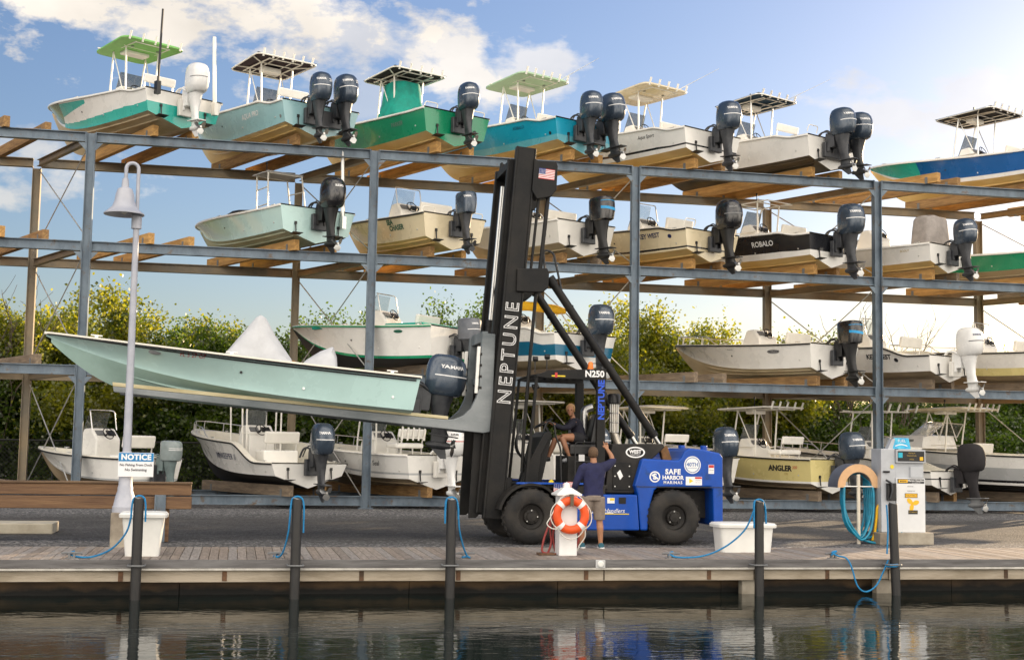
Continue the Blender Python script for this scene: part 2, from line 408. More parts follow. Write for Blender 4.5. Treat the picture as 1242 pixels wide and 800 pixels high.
# ------------------------------------------------------------------ storage rack
YF, YB, PITCH, XC0, SKEW = 37.31, 41.26, 7.757, -4.19, 1.955
LV = [.33, 3.76, 7.13, 10.13]
rack = thing('boat_storage_rack', (0, YF, 0), 'tall four level steel boat storage rack with timber bunks behind the forklift', 'boat rack')
def ibeam(mb, p, q, dep, wid, tf=.022, tw=.014, up=(0,0,1)):
    p, q, u = V(p), V(q), V(up)
    mb.bar(p, q, tw, dep - 2 * tf, up)
    for s in (-1, 1):
        o = u * s * (dep / 2 - tf / 2); mb.bar(p + o, q + o, wid, tf, up)
cols = [XC0 + PITCH * k for k in range(-1, 5)]
for k, x in enumerate(cols):
    for (yy, xx, mt) in ((0, x, STEEL), (YB - YF, x - SKEW, STEELB)):
        mb = MB(); top = LV[3] - .012 if yy == 0 else LV[3] - .30
        ibeam(mb, (xx, yy, -.06), (xx, yy, top), .235, .23, .02, .014, up=(1, 0, 0))
        mb.span((xx - .2, yy - .2, -.03), (xx + .2, yy + .2, .012))
        c = mb.build('column', mt, rack)
        if yy == 0 :
            for z in LV[1:]:
                for s in (-1, 1):
                    gm = MB().prism([(xx + s * .12, z - .30), (xx + s * .12, z - .52), (xx + s * .32, z - .30)], yy - .11, yy - .095); gm.build('gusset', mt, c)
for li, z in enumerate(LV):
    dep = .265
    for a, b in zip(cols[:-1], cols[1:]):
        mb = MB(); ibeam(mb, (a + .12, .0, z - dep / 2), (b - .12, .0, z - dep / 2), dep, .2); bo_ = mb.build('beam', STEEL, rack)
        for xe in (a + .126, b - .146): MB().span((xe, -.125, z - dep - .05), (xe + .02, .125, z + .006)).build('end_plate', STEEL, bo_, bevel=.003)
        mb = MB(); ibeam(mb, (a - SKEW + .12, YB - YF, z - dep / 2), (b - SKEW - .12, YB - YF, z - dep / 2), dep, .2)
        mb.build('beam', STEELB if li else STEEL, rack)
HD = V((-sin(R(26.3)), cos(R(26.3)), 0)); HS = V((cos(R(26.3)), sin(R(26.3)), 0))   # bow direction and starboard direction in the rack
for k, x in enumerate(cols):              # cross ties and rod bracing between front and back columns
    for z in LV:
        p = V((x, 0, z - .16)) + HD * .14; q = V((x - SKEW, YB - YF, z - .16)) - HD * .14
        mb = MB(); ibeam(mb, p, q, .2, .14, .014, .01); mb.build('cross_tie', STEELB, rack)
    for za, zb in zip([.05] + LV[1:-1], [LV[1]] + LV[2:]):
        f = V((x, 0, 0)) + HD * .12; b_ = V((x - SKEW, YB - YF, 0)) - HD * .12; side = HS * .05
        mb = MB(); mb.tube([f + V((0,0,za+.1)) + side, b_ + V((0,0,zb-.4)) + side], .018, 6)
        mb.tube([f + V((0,0,zb-.4)) - side, b_ + V((0,0,za+.1)) - side], .018, 6); mb.build('brace_rod', ROD, rack)
bays = [(k, fr) for k in range(-1, 5) for fr in (.33, .83)]
def slotx(k, fr): return XC0 + PITCH * (k + fr)
BH = .30
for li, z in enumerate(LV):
    for (k, fr) in bays:
        if k == 4 and fr > .5: continue
        cx = slotx(k, fr)
        if cx < -7 or cx > 30: continue
        for s in (-1, 1):
            base = V((cx, 36.6 - YF, z)) + HS * s * .55 + HD * .75
            rl = random.Random(int(cx * 100) + li * 7 + s)
            a0, a1 = rl.uniform(-.25, .1), rl.uniform(5.1, 5.6)
            p = base + HD * a0 + V((0,0,BH/2 - .02)); q = base + HD * a1 + V((0,0,BH/2 - .02))
            mb = MB(); mb.bar(p, q, .17, BH)
            mb.v = [vv - p for vv in mb.v]
            rot = Matrix.Rotation(-math.atan2(HD.y, HD.x), 4, 'Z')
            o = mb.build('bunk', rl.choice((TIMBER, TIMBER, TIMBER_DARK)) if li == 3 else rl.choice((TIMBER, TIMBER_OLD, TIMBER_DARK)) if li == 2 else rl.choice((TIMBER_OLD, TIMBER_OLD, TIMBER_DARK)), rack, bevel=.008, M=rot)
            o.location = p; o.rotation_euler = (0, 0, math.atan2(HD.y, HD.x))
            ln = (q - p).length
            for t_ in (.35, min(ln - .3, 4.75)): MB().span((t_, -.1, -.155), (t_ + .09, .1, .05)).build('bracket', GREY, o)
# ------------------------------------------------------------------ boats
def gel(name, col, **k): return mat(name, col, .26, 0, var=k.pop('var', .06), scale=1.1, coat=.45, **k)
PAINT = dict(white=WHITE, dull=WHITE2, teal=gel('teal_gelcoat', (.02,.42,.35)), olive=gel('olive_green_gelcoat', (.05,.13,.02)), aqua=gel('pale_aqua_gelcoat', (.49,.70,.68)),
    aqua2=gel('light_blue_gelcoat', (.3,.52,.56)), turq=gel('turquoise_gelcoat', (.01,.33,.5)), sky=gel('sky_blue_gelcoat', (.12,.42,.5)), pale=gel('pale_blue_green_gelcoat', (.35,.52,.5)),
    green=gel('bright_green_gelcoat', (.004,.26,.12)), black=gel('black_gelcoat', (.012,.013,.017), var=.1), cream=gel('cream_gelcoat', (.72,.62,.42)), yellow=gel('butter_yellow_gelcoat', (.68,.58,.25)),
    deepteal=gel('deep_teal_gelcoat', (.004,.13,.24)), blue=gel('royal_blue_gelcoat', (.004,.11,.36)), grey=gel('pale_grey_gelcoat', (.45,.46,.46)))
BOTTOM = dict(gold=mat('glow_tinted_gelcoat_bottom', (.78,.5,.15), .38, 0, col2=(.9,.67,.3), scale=1.5, coat=.2, stretch=(.4,1,1), detail=8),  # cream gelcoat with the warm glow of the undersides put into its colour
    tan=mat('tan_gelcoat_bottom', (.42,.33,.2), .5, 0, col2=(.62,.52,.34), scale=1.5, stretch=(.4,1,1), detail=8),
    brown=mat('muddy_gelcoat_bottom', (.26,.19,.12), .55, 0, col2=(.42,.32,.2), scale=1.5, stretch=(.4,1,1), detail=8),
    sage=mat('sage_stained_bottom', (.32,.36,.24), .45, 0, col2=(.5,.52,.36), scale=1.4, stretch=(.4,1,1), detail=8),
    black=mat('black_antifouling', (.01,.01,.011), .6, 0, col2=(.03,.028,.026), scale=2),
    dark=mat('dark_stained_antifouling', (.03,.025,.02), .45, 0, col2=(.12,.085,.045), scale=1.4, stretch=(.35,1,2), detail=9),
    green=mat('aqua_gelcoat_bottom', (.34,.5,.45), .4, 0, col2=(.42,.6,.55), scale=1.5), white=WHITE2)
NAVYC = mat('navy_grey_cowling', (.045,.065,.095), .25, .3, var=.1, coat=.5)
BLACKC = mat('black_cowling', (.01,.01,.012), .22, 0, var=.1, coat=.6)
WHITEC = mat('white_cowling', (.75,.75,.74), .25, 0, var=.04, coat=.5)
GREYC = mat('grey_green_cowling', (.2,.24,.24), .35, 0, var=.12, coat=.3)
OLDC = mat('faded_grey_cowling', (.12,.13,.15), .4, .1, var=.15, coat=.2)
LEGD = mat('dark_motor_leg', (.025,.028,.034), .4, .2, col2=(.06,.062,.068), scale=5)
TINT = mat('smoked_windshield', (.3,.33,.35), .05, 0, trans=.75, spec=.6)
CLEAR = mat('clear_windshield', (.75,.78,.78), .03, 0, trans=.95)
LIT = dict(white=mat('white_lettering', (.8,.8,.8), .4), black=mat('black_lettering', (.015,.015,.02), .4), navy=mat('navy_lettering', (.01,.02,.09), .4), green=mat('green_lettering', (.01,.1,.06), .4),
    blue=mat('blue_lettering', (.01,.3,.62), .4), red=mat('red_lettering', (.5,.03,.03), .4), grey=mat('grey_lettering', (.2,.2,.2), .4), gold=mat('gold_lettering', (.45,.3,.06), .4))
CANVAS = dict(black=mat('black_canvas', (.016,.014,.016), .85, 0, var=.25, scale=9, bump=.3), purple=mat('dark_plum_canvas', (.03,.015,.022), .85, 0, var=.25, scale=9, bump=.3),
    blue=mat('dark_blue_canvas', (.008,.035,.07), .85, 0, var=.25, scale=9, bump=.3), grey=mat('grey_canvas_cover', (.3,.27,.25), .85, 0, var=.15, scale=5, bump=.5, bscale=6),
    white=mat('white_canvas_cover', (.5,.51,.53), .75, 0, var=.08, scale=3, bump=.6, bscale=4), green=mat('green_canvas_cover', (.0,.26,.2), .7, 0, var=.2, scale=4, bump=.5, bscale=5),
    yellow=mat('yellow_canvas_boot', (.75,.42,.01), .7, 0, var=.12, scale=5, bump=.5, bscale=8), leaf=mat('green_fibreglass_top', (.2,.5,.12), .45, 0, var=.1), mint=mat('mint_fibreglass_top', (.42,.6,.4), .4, 0, var=.08))

def sup(a, b, ang, e=2.6):
    c, s = cos(ang), sin(ang)
    return a * math.copysign(abs(c) ** (2/e), c), b * math.copysign(abs(s) ** (2/e), s)
_ob = {}; _rn = random.Random(4)
COWL = {  # rings: z, half length, half width, centre x
    'big': [(.08,.27,.17,-.44),(.12,.33,.205,-.45),(.24,.37,.235,-.46),(.42,.385,.245,-.47),(.58,.375,.24,-.465),(.7,.34,.22,-.455),(.78,.28,.185,-.44),(.825,.19,.13,-.42),(.835,.06,.04,-.41)],
    'square': [(.08,.27,.17,-.42),(.11,.33,.2,-.43),(.3,.36,.215,-.44),(.5,.36,.215,-.44),(.62,.35,.21,-.43),(.68,.31,.185,-.42),(.7,.22,.13,-.41),(.705,.08,.05,-.4)]}
def cowl_xy(kind, z, ang):
    rg = COWL[kind]
    for a, b in zip(rg[:-1], rg[1:]):
        if a[0] <= z <= b[0]:
            k = (z - a[0]) / (b[0] - a[0]); l = [a[i] + (b[i] - a[i]) * k for i in range(4)]
            x, y = sup(l[1], l[2], ang); return l[3] + x, y
    return rg[-1][3], 0
def outboard(parent, loc, style, scale=1.0, tilt=0.0, decal_ang=None, steer=0.0):
    """style: key of OB"""
    o = OB[style]; kind = o.get('kind', 'big'); key = (style, decal_ang)
    if key not in _ob:
        n = 28
        mid = MB()
        def ring(z, a, b, cx, e=2.4): return [V((cx + sup(a, b, 2*pi*j/16, e)[0], sup(a, b, 2*pi*j/16, e)[1], z)) for j in range(16)]
        mid.loft([ring(.09,.24,.15,-.42), ring(-.05,.2,.13,-.42), ring(-.22,.16,.105,-.43), ring(-.42,.13,.075,-.45), ring(-.58,.15,.06,-.47), ring(-.64,.17,.05,-.49)])
        mid.box((-.1, 0, -.02), (.26, .24, .42)); mid.tube(fillet([(-.2,.1,.12),(-.02,.16,.24),(.16,.2,.2),(.3,.22,-.02)], .1), .028, 7); mid.tube(fillet([(-.2,.06,.1),(-.02,.1,.3),(.16,.12,.22),(.3,.14,0)], .1), .018, 6); mid.box((-.02, .1, -.1), (.12, .045, .46)); mid.box((-.02, -.1, -.1), (.12, .045, .46))
        mm = mid.build('outboard_motor', o['leg'], None, smooth=35, bevel=.008)
        c = MB(); rings = []
        for (z, a, b, cx) in COWL[kind]: rings.append([V((cx + sup(a, b, 2*pi*j/n, 3 if kind == 'square' else 2.5)[0], sup(a, b, 2*pi*j/n, 3 if kind == 'square' else 2.5)[1], z)) for j in range(n)])
        c.loft(rings); cc = c.build('cowling', o['cowl'], mm, smooth=40)
        g = MB()
        def fin(x0, x1, hw, z): return [(x0,-hw,z),(x1,-hw*.5,z),(x1,hw*.5,z),(x0,hw,z)]
        g.prism([(-.28,-.62),(-.28,-.64),(-.82,-.66),(-.82,-.64)], -.11, .11)
        g.loft([ring(-.63,.17,.045,-.49), ring(-.72,.15,.04,-.48), ring(-.8,.14,.05,-.48)])
        g.tube([(-.24,0,-.82),(-.29,0,-.82),(-.4,0,-.82),(-.58,0,-.82),(-.7,0,-.82)], [.012,.05,.075,.075,.05], 14)
        g.prism([(-.33,-.86),(-.62,-.86),(-.66,-1.05),(-.55,-1.06)], -.012, .012)
        gc = g.build('gearcase', o.get('low', o['leg']), mm, smooth=35)
        p = MB(); p.tube([(-.69,0,-.82),(-.79,0,-.82)], [.045,.03], 10)
        for k in range(3):
            a = 2*pi*k/3 + .4; ax = V((0, cos(a), sin(a))); tn = V((0, -sin(a), cos(a))); c0 = V((-.745,0,-.82))
            p.loft([[c0 + ax*.03 + tn*.03 + V((.03,0,0)), c0 + ax*.03 - tn*.03 - V((.03,0,0)), c0 + ax*.03 - tn*.03 - V((.04,0,0)), c0 + ax*.03 + tn*.03 + V((.02,0,0))],
                    [c0 + ax*.11 + tn*.085 + V((.045,0,0)), c0 + ax*.11 - tn*.07 - V((.045,0,0)), c0 + ax*.11 - tn*.07 - V((.053,0,0)), c0 + ax*.11 + tn*.085 + V((.037,0,0))],
                    [c0 + ax*.185 + tn*.02 + V((.01,0,0)), c0 + ax*.185 - tn*.03 - V((.02,0,0)), c0 + ax*.185 - tn*.03 - V((.025,0,0)), c0 + ax*.185 + tn*.02 + V((.005,0,0))]])
        pp = p.build('propeller', CHROME if o.get('ss') else LEGD, mm, smooth=30)
        da = pi * .80 if decal_ang is None else decal_ang
        e = 3 if kind == 'square' else 2.5
        def wrap(ang0, z0):
            def fn(u, v_):
                z = z0 + v_; l = None
                rg = COWL[kind]
                for a, b in zip(rg[:-1], rg[1:]):
                    if a[0] <= z <= b[0]: k = (z-a[0])/(b[0]-a[0]); l = [a[i]+(b[i]-a[i])*k for i in range(4)]
                if l is None: l = list(rg[-1])
                ang = ang0 + u / .33
                x, y = sup(l[1] + .005, l[2] + .005, ang, e); return V((l[3] + x, y, z))
            return fn
        top = .6 if kind == 'big' else .53
        kids = [cc, gc, pp]
        if o.get('word'):
            t = MB(); text(t, o['word'], o.get('wsize', .085), fn=wrap(da, top), bold=.003)
            kids.append(t.build('lettering', LIT[o['wcol']], mm, fix=False))
        if o.get('num'):
            t = MB(); text(t, o['num'], .11, fn=wrap(da + 1.0, top - .02), bold=.003); kids.append(t.build('lettering', LIT[o['wcol']], mm, fix=False))
        if o.get('stripe'):
            t = MB(); f_ = wrap(da, top - .17); m_ = 14
            for (h0, h1, sl) in o.get('bands', ((0,.02,.0),)):
                b = len(t.v)
                for i in range(m_ + 1):
                    u = -.27 + .56 * i / m_
                    t.v.append(f_(u, h0 + sl * i / m_)); t.v.append(f_(u, h1 + sl * i / m_ * (1 if h1 - h0 > .03 else .8)))
                for i in range(m_): t.f.append((b+2*i, b+2*i+2, b+2*i+3, b+2*i+1)); t.m.append(0)
            kids.append(t.build('stripe', LIT[o['stripe']], mm, fix=False))
        _ob[key] = (mm, kids); proto = True
        new = mm; nk = kids
    else:
        mm, kids = _ob[key]
        new = mm.copy(); COL.objects.link(new)
        for k in kids:
            c = k.copy(); COL.objects.link(c); c.parent = new
    new.parent = parent; new.location = loc; new.scale = (scale,) * 3; new.rotation_euler = (0, tilt, steer)
    return new
OB = dict(
    navy=dict(cowl=NAVYC, leg=LEGD, word='YAMAHA', wcol='white', stripe='white', ss=1),
    navyn=dict(cowl=NAVYC, leg=LEGD, word='YAMAHA', wcol='white', num='250', stripe='white', ss=1),
    old=dict(cowl=OLDC, leg=LEGD, kind='square', word='YAMAHA', wcol='white', stripe='white', wsize=.07),
    navysq=dict(cowl=NAVYC, leg=LEGD, kind='square', word='YAMAHA', wcol='white', wsize=.08),
    white=dict(cowl=WHITEC, leg=WHITEC, word='SUZUKI', wcol='black', stripe='red', wsize=.075, ss=1),
    evin=dict(cowl=WHITEC, leg=WHITEC, word='EVINRUDE', wcol='navy', stripe='black', wsize=.06, ss=1),
    plain=dict(cowl=WHITEC, leg=WHITEC, stripe='grey', ss=1),
    black=dict(cowl=BLACKC, leg=BLACK, word='MERCURY', wcol='grey', wsize=.06, stripe='grey', ss=1),
    blackw=dict(cowl=BLACKC, leg=BLACK, word='SUZUKI', wcol='white', wsize=.07, ss=1),
    merc=dict(cowl=BLACKC, leg=BLACK, kind='square', stripe='blue', bands=((0,.07,-.05),(.2,.215,0)), ss=1),
    greyg=dict(cowl=GREYC, leg=mat('grey_green_motor_leg', (.12,.16,.16), .5, 0, var=.2), kind='square', stripe='white', bands=((.05,.065,0),(.1,.115,0))),
    cover=dict(cowl=CANVAS['black'], leg=CANVAS['black'], low=GREY, ss=1))

class Hull:
    def __init__(s, L, B, Hs, Hb, c0=.3, drop=0.0, dropw=.1, sheerk=1.7):
        s.L, s.B, s.Hs, s.Hb, s.c0, s.drop, s.dropw, s.sk = L, B, Hs, Hb, c0, drop, dropw, sheerk
    def bs(s, t): k = max(0, (t - .38) / .62); return s.B / 2 * (.94 + .06 * smooth01(t / .3)) * max(0, 1 - k ** 2.5) ** .9
    def bc(s, t): k = max(0, (t - .22) / .76); return s.B / 2 * .83 * max(0, 1 - min(1, k) ** 1.9)
    def zs(s, t): return s.Hs + (s.Hb - s.Hs) * max(0, t) ** s.sk - s.drop * smooth01((s.dropw * 1.6 - t) / s.dropw)
    def zk(s, t): return s.Hb * .93 * max(0, (t - .6) / .4) ** 2.7
    def zc(s, t): return s.c0 + (s.Hb * .95 - s.c0) * max(0, t) ** 3.1
    def px(s, t, z): return t * s.L - .11 * z * (1 - smooth01(t / .12)) + (.10 * s.Hb * smooth01((t - .8) / .2) * (z / s.Hb - 1))
    def side(s, t, q):
        z = s.zc(t) + (s.zs(t) - s.zc(t)) * q
        y = s.bc(t) + (s.bs(t) - s.bc(t)) * q ** (1 + .8 * t)
        return V((s.px(t, z), y, z))
    def bot(s, t, r):
        z = s.zk(t) + (s.zc(t) - s.zk(t)) * r; return V((s.px(t, z), s.bc(t) * r, z))

def boat(name, loc, ang, label, L, B, Hs, Hb, paint, slots, bottom='gold', rail='black', group='boats stored on the rack', pitch=0, drop=0, dropw=.1, top=None, topcol=None, frame_m=None,
         console=True, cons_t=.43, engines=1, ob='navy', obs=1.0, seat='post', windshield=True, bowrail=False, words=(), holders=0, decal=None, poles=(), tabs=True, antenna=False, strakes=1, liner=None,
         c0=.3, topL=1.75, topW=1.75, topz=2.55, engz=None, sheerk=1.7, topx=0, cat='boat', sternrail=False, boot=None, chest=False, fine=False, railr=.026):
    h = Hull(L, B, Hs, Hb, c0, drop, dropw, sheerk)
    th = thing(name, loc, label, cat, group, (0, pitch, ang))
    lm = liner or LINER; fm = frame_m or WTUBE
    NT, NQ = (200, 40) if fine else (72, 12)
    ts = [(i / NT) for i in range(NT + 1)]
    m = MB(); grid = {}
    for sd_ in (1, -1):
        for i, t in enumerate(ts):
            for j in range(NQ + 1):
                p = h.side(t, j / NQ); grid[(sd_, i, j)] = len(m.v); m.v.append(V((p.x, sd_ * p.y, p.z)))
        for i in range(NT):
            for j in range(NQ):
                a, b, c, d = grid[(sd_, i, j)], grid[(sd_, i+1, j)], grid[(sd_, i+1, j+1)], grid[(sd_, i, j+1)]
                m.f.append((a, b, c, d) if sd_ < 0 else (d, c, b, a)); m.m.append(paint(ts[i] + .5/NT, (j + .5) / NQ))
    # transom
    P = [h.bot(0, r / 4) for r in range(5)]; S = [h.side(0, j / NQ) for j in range(1, NQ + 1)]
    left = P + S
    for a, b in zip(left[:-1], left[1:]):
        i0 = len(m.v); m.v += [V((a.x, a.y, a.z)), V((b.x, b.y, b.z)), V((b.x, -b.y, b.z)), V((a.x, -a.y, a.z))]
        m.f.append((i0, i0+1, i0+2, i0+3)); m.m.append(paint(0, min(1, max(0, ((a.z+b.z)/2 - h.zc(0)) / (h.zs(0) - h.zc(0))))))
    m.build('hull', [PAINT[s_] for s_ in slots], th, smooth=35)
    m = MB(); NR = 5
    for i, t in enumerate(ts):
        for r in range(-NR, NR + 1):
            p = h.bot(t, abs(r) / NR); m.v.append(V((p.x, math.copysign(p.y, r), p.z - .001)))
    w_ = 2 * NR + 1
    for i in range(NT):
        for r in range(2 * NR): a = i * w_ + r; m.f.append((a, a + w_, a + w_ + 1, a + 1)); m.m.append(0)
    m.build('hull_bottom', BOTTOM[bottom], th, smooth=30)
    for k in range(strakes):
        r = (.55, .8, .3)[k]
        for sd_ in (1, -1):
            mm = MB(); rings = []
            for i in range(26):
                t = .02 + .76 * i / 25; p = h.bot(t, r); q = h.bot(t, r + .07)
                wd = min(1, (25 - i) / 5)
                rings.append([V((p.x, sd_*p.y, p.z - .002)), V((q.x, sd_*q.y, q.z - .002)), V((q.x, sd_*(q.y), q.z - .035*wd - .004))])
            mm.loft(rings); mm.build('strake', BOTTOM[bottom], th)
    # chine flat / boot stripe
    if boot:
        for sd_ in (1, -1):
            mm = MB(); rings = []
            for i in range(60):
                t = i / 60 * .97; a = h.side(t, .0); b = h.side(t, .07)
                rings.append([V((a.x, sd_*(a.y+.006), a.z)), V((b.x, sd_*(b.y+.006), b.z))])
            mm.loft(rings, closed=False); mm.build('boot_stripe', PAINT[boot], th, fix=False)
    # deck liner: gunwale cap, inner side, sole, casting deck
    m = MB(); tt = [0, .012, .035, .036] + [.06 + .86 * i / 40 for i in range(41)] + [.955, .985, 1.0]; rows = []
    for t in tt:
        zs = h.zs(t); bs = h.bs(t); inn = max(0.0, bs - (.16 + .05 * t)); z1 = zs + .035
        if t <= .035 : zd = z1 - .002
        elif t < .64: zd = max(.42, Hs - .62)
        elif t < .885: zd = zs - .3 + .1 * (t - .64)
        else: zd = z1 - .002; inn = max(0, inn)
        di = max(0, inn - .03)
        if zd < zs - .03:
            zd = max(zd, h.zc(t) + .02); q_ = (zd - h.zc(t)) / max(.01, zs - h.zc(t))
            if zd > zs - .03: zd = z1 - .002
            else: di = max(0, min(di, h.bc(t) + (bs - h.bc(t)) * max(0, q_) ** (1 + .8 * t) - .03)); inn = min(inn, max(di, bs - .16 - .05*t))
        x = h.px(t, zs) + (-.02 if t == 0 else 0) + (.03 if t > .99 else 0)
        o_ = bs + .022
        rows.append([(x, o_, zs - .012), (x, o_ - .015, z1), (x, inn, z1), (x, di, zd), (x, -di, zd), (x, -inn, z1), (x, -o_ + .015, z1), (x, -o_, zs - .012)])
    m.loft(rows, closed=False); m.build('deck_liner', lm, th, smooth=30)
    if rail:
        pts = [V((h.px(t, h.zs(t)) + (.02 if t > .99 else 0), h.bs(t) + .012, h.zs(t) - .01)) for t in [i / 40 for i in range(41)]]
        pts2 = [V((p.x, -p.y, p.z)) for p in reversed(pts[:-1])]
        MB().tube(pts + pts2, railr, 6).build('rub_rail', rail if not isinstance(rail, str) else {'black': BLACK, 'white': WHITE, 'green': PAINT['green'], 'alu': ALU, 'navy': PAINT['blue']}[rail], th, smooth=60)
    zd = max(.42, Hs - .62); cx = L * cons_t
    # console
    if console:
        m = MB(); prof = [(cx+.44, zd-.02), (cx+.38, zd+.8), (cx+.2, zd+1.2), (cx-.1, zd+1.22), (cx-.36, zd+.92), (cx-.34, zd-.02)]
        m.prism(prof, -.42, .42); co = m.build('console', WHITE, th, bevel=.05)
        if windshield:
            wm = MB(); wm.loft([[V((cx+.34,-.4,zd+.92)), V((cx+.34,.4,zd+.92)), V((cx+.32,.4,zd+.92)), V((cx+.32,-.4,zd+.92))], [V((cx+.08,-.34,zd+1.66)), V((cx+.08,.34,zd+1.66)), V((cx+.06,.34,zd+1.66)), V((cx+.06,-.34,zd+1.66))]])
            wm.build('windshield', TINT if windshield is True else CLEAR, co)
            if windshield == 'framed':
                fr = MB(); fr.tube(fillet([(cx-.16,.43,zd+1.18),(cx-.05,.43,zd+1.7),(cx+.06,.36,zd+1.72),(cx+.06,-.36,zd+1.72),(cx-.05,-.43,zd+1.7),(cx-.16,-.43,zd+1.18)], .08), .016, 6)
                fr.build('grab_rail', ALU, co, smooth=60)
        sw_ = MB(); ctr = V((cx-.42, .08, zd+1.08)); tl = Matrix.Translation(ctr) @ Matrix.Rotation(R(-62), 4, 'Y')
        sw_.tube([tl @ V((.17*cos(a), .17*sin(a), 0)) for a in [2*pi*i/18 for i in range(18)]], .014, 6, closed=True)
        for i in range(3): a = 2*pi*i/3; sw_.tube([tl @ V((0,0,-.03)), tl @ V((.17*cos(a), .17*sin(a), 0))], .011, 5)
        sw_.tube([tl @ V((0,0,-.02)), tl @ V((0,0,-.16))], .03, 8); sw_.build('steering_wheel', BLACK, co, smooth=60)
        ds = MB(); ds.box((cx-.24, -.16, zd+1.09), (.04, .26, .18), rot=(0, R(48), 0)); ds.build('display', BLACK, co)
        ds = MB(); ds.box((cx-.24, .22, zd+1.09), (.04, .26, .16), rot=(0, R(48), 0)); ds.build('gauge_panel', GREY, co)
        if chest:
            MB().span((cx+.42, -.34, zd-.02), (cx+.9, .34, zd+.48)).build('console_seat', WHITE, co, bevel=.05)
    sx = cx - 1.25
    if seat == 'post':
        m = MB(); m.span((sx-.26,-.5,zd+.72),(sx+.26,.5,zd+.88)); st = m.build('leaning_post', WHITE, th, bevel=.05)
        f = MB()
        for y_ in (-.44,.44): f.tube(fillet([(sx-.2,y_,zd-.02),(sx-.2,y_,zd+.6),(sx-.3,y_,zd+1.2)], .1), .024, 7); f.tube([(sx+.2,y_,zd-.02),(sx+.2,y_,zd+.73)], .024, 7); f.tube([(sx-.2,y_,zd+.3),(sx+.2,y_,zd+.3)], .02, 6)
        f.tube([(sx-.2,-.44,zd+.3),(sx-.2,.44,zd+.3)], .02, 6); f.build('seat_frame', ALU, st, smooth=50)
        MB().box((sx-.33,0,zd+1.16),(.08,.98,.24), rot=(0,R(-14),0)).build('backrest', WHITE, st, bevel=.03)
        if holders < 0:
            hb = MB()
            for k in range(5): hb.tube([(sx-.38, -.4+.2*k, zd+.95),(sx-.42,-.4+.2*k, zd+1.32)], .028, 8)
            hb.tube([(sx-.37,-.44,zd+1.02),(sx-.37,.44,zd+1.02)], .02, 6); hb.build('rod_rack', WTUBE, st, smooth=50)
    elif seat == 'bench':
        m = MB(); m.span((sx-.3,-.55,zd-.02),(sx+.25,.55,zd+.5)); st = m.build('bench_seat', WHITE, th, bevel=.05)
        MB().box((sx-.3,0,zd+.86),(.12,1.1,.34), rot=(0,R(-10),0)).build('backrest', WHITE2, st, bevel=.04)
        f = MB()
        for y_ in (-.48,.48): f.tube([(sx-.26,y_,zd+.48),(sx-.33,y_,zd+.98)], .02, 6)
        f.tube([(sx-.33,-.48,zd+.98),(sx-.33,.48,zd+.98)], .02, 6)
        f.build('seat_frame', ALU, st, smooth=50)
    # T-top
    if top:
        tx = cx - .22 + topx; tz = topz; f = MB(); hw = topW / 2; hl = topL / 2
        legs = [((cx+.5,.46,zd-.02),(tx+.42,.52,tz-.06)), ((cx-.44,.46,zd-.02),(tx-.3,.52,tz-.06))]
        for (a, b) in legs:
            for s_ in (1,-1):
                f.tube(fillet([(a[0],s_*a[1],a[2]),(a[0]-.04,s_*a[1],zd+1.0),(b[0],s_*b[1],b[2])], .3), .027, 7)
        for s_ in (1,-1):
            f.tube([(legs[0][0][0]-.04,s_*.46,zd+.95),(legs[1][0][0]-.04,s_*.46,zd+.95)], .02, 6)
            f.tube([(tx-hl*.86,s_*.53,tz-.05),(tx+hl*.86,s_*.53,tz-.05)], .022, 6)
            f.tube([(tx+.42,s_*.53,tz-.05),(tx+.62,s_*hw*.92,tz-.02)], .02, 6); f.tube([(tx-.3,s_*.53,tz-.05),(tx-.6,s_*hw*.92,tz-.02)], .02, 6)
            if top != 'bare': f.tube([(legs[0][1][0],s_*.52,tz-.1),(legs[1][0][0]+.15,s_*.47,zd+1.1)], .016, 6)
        for x_ in (tx+.42, tx-.3, tx+hl*.82, tx-hl*.82): f.tube([(x_,-.53,tz-.05),(x_,.53,tz-.05)], .02, 6)
        if top == 'canvas':
            per = fillet([(tx-hl,0,tz),(tx-hl,hw,tz),(tx+hl,hw*.9,tz-.06),(tx+hl,-hw*.9,tz-.06),(tx-hl,-hw,tz),(tx-hl,.001,tz)], .22)
            f.tube(per, .024, 7)
            for y_ in (-.28,.28): f.tube([(tx-hl,y_,tz),(tx+hl,y_,tz-.06)], .016, 6)
        fo = f.build('t_top_frame', fm, th, smooth=50)
        if top == 'canvas':
            c = MB(); n_ = 8
            for i in range(n_ + 1):
                for j in range(n_ + 1):
                    u, v_ = i / n_, j / n_; x_ = tx - hl + 2*hl*u; hwx = hw * (1 - .1*u) - .02
                    y_ = -hwx + 2*hwx*v_; ex = min(u, 1-u, v_, 1-v_)
                    c.v.append(V((x_ * .985 + tx * .015, y_, tz + .03 - .06*u + .03*sin(pi*u)*sin(pi*v_))))
            for i in range(n_):
                for j in range(n_): a = i*(n_+1)+j; c.f.append((a, a+n_+1, a+n_+2, a+1)); c.m.append(0)
            co_ = c.build('canopy', CANVAS[topcol], fo, smooth=60); sl = co_.modifiers.new('solid', 'SOLIDIFY'); sl.thickness = .012
        elif top == 'hard':
            def rr(hl_, hw_, z_, r=.3):
                q = fillet([(tx-hl_,0,z_),(tx-hl_,hw_,z_),(tx+hl_,hw_*.82,z_-.05),(tx+hl_,-hw_*.82,z_-.05),(tx-hl_,-hw_,z_),(tx-hl_,.001,z_)], r, 5); return q[:-1]
            c = MB(); c.loft([rr(hl*.9,hw*.9,tz-.045), rr(hl,hw,tz-.02), rr(hl,hw,tz+.02), rr(hl*.93,hw*.92,tz+.06), rr(hl*.6,hw*.6,tz+.085)])
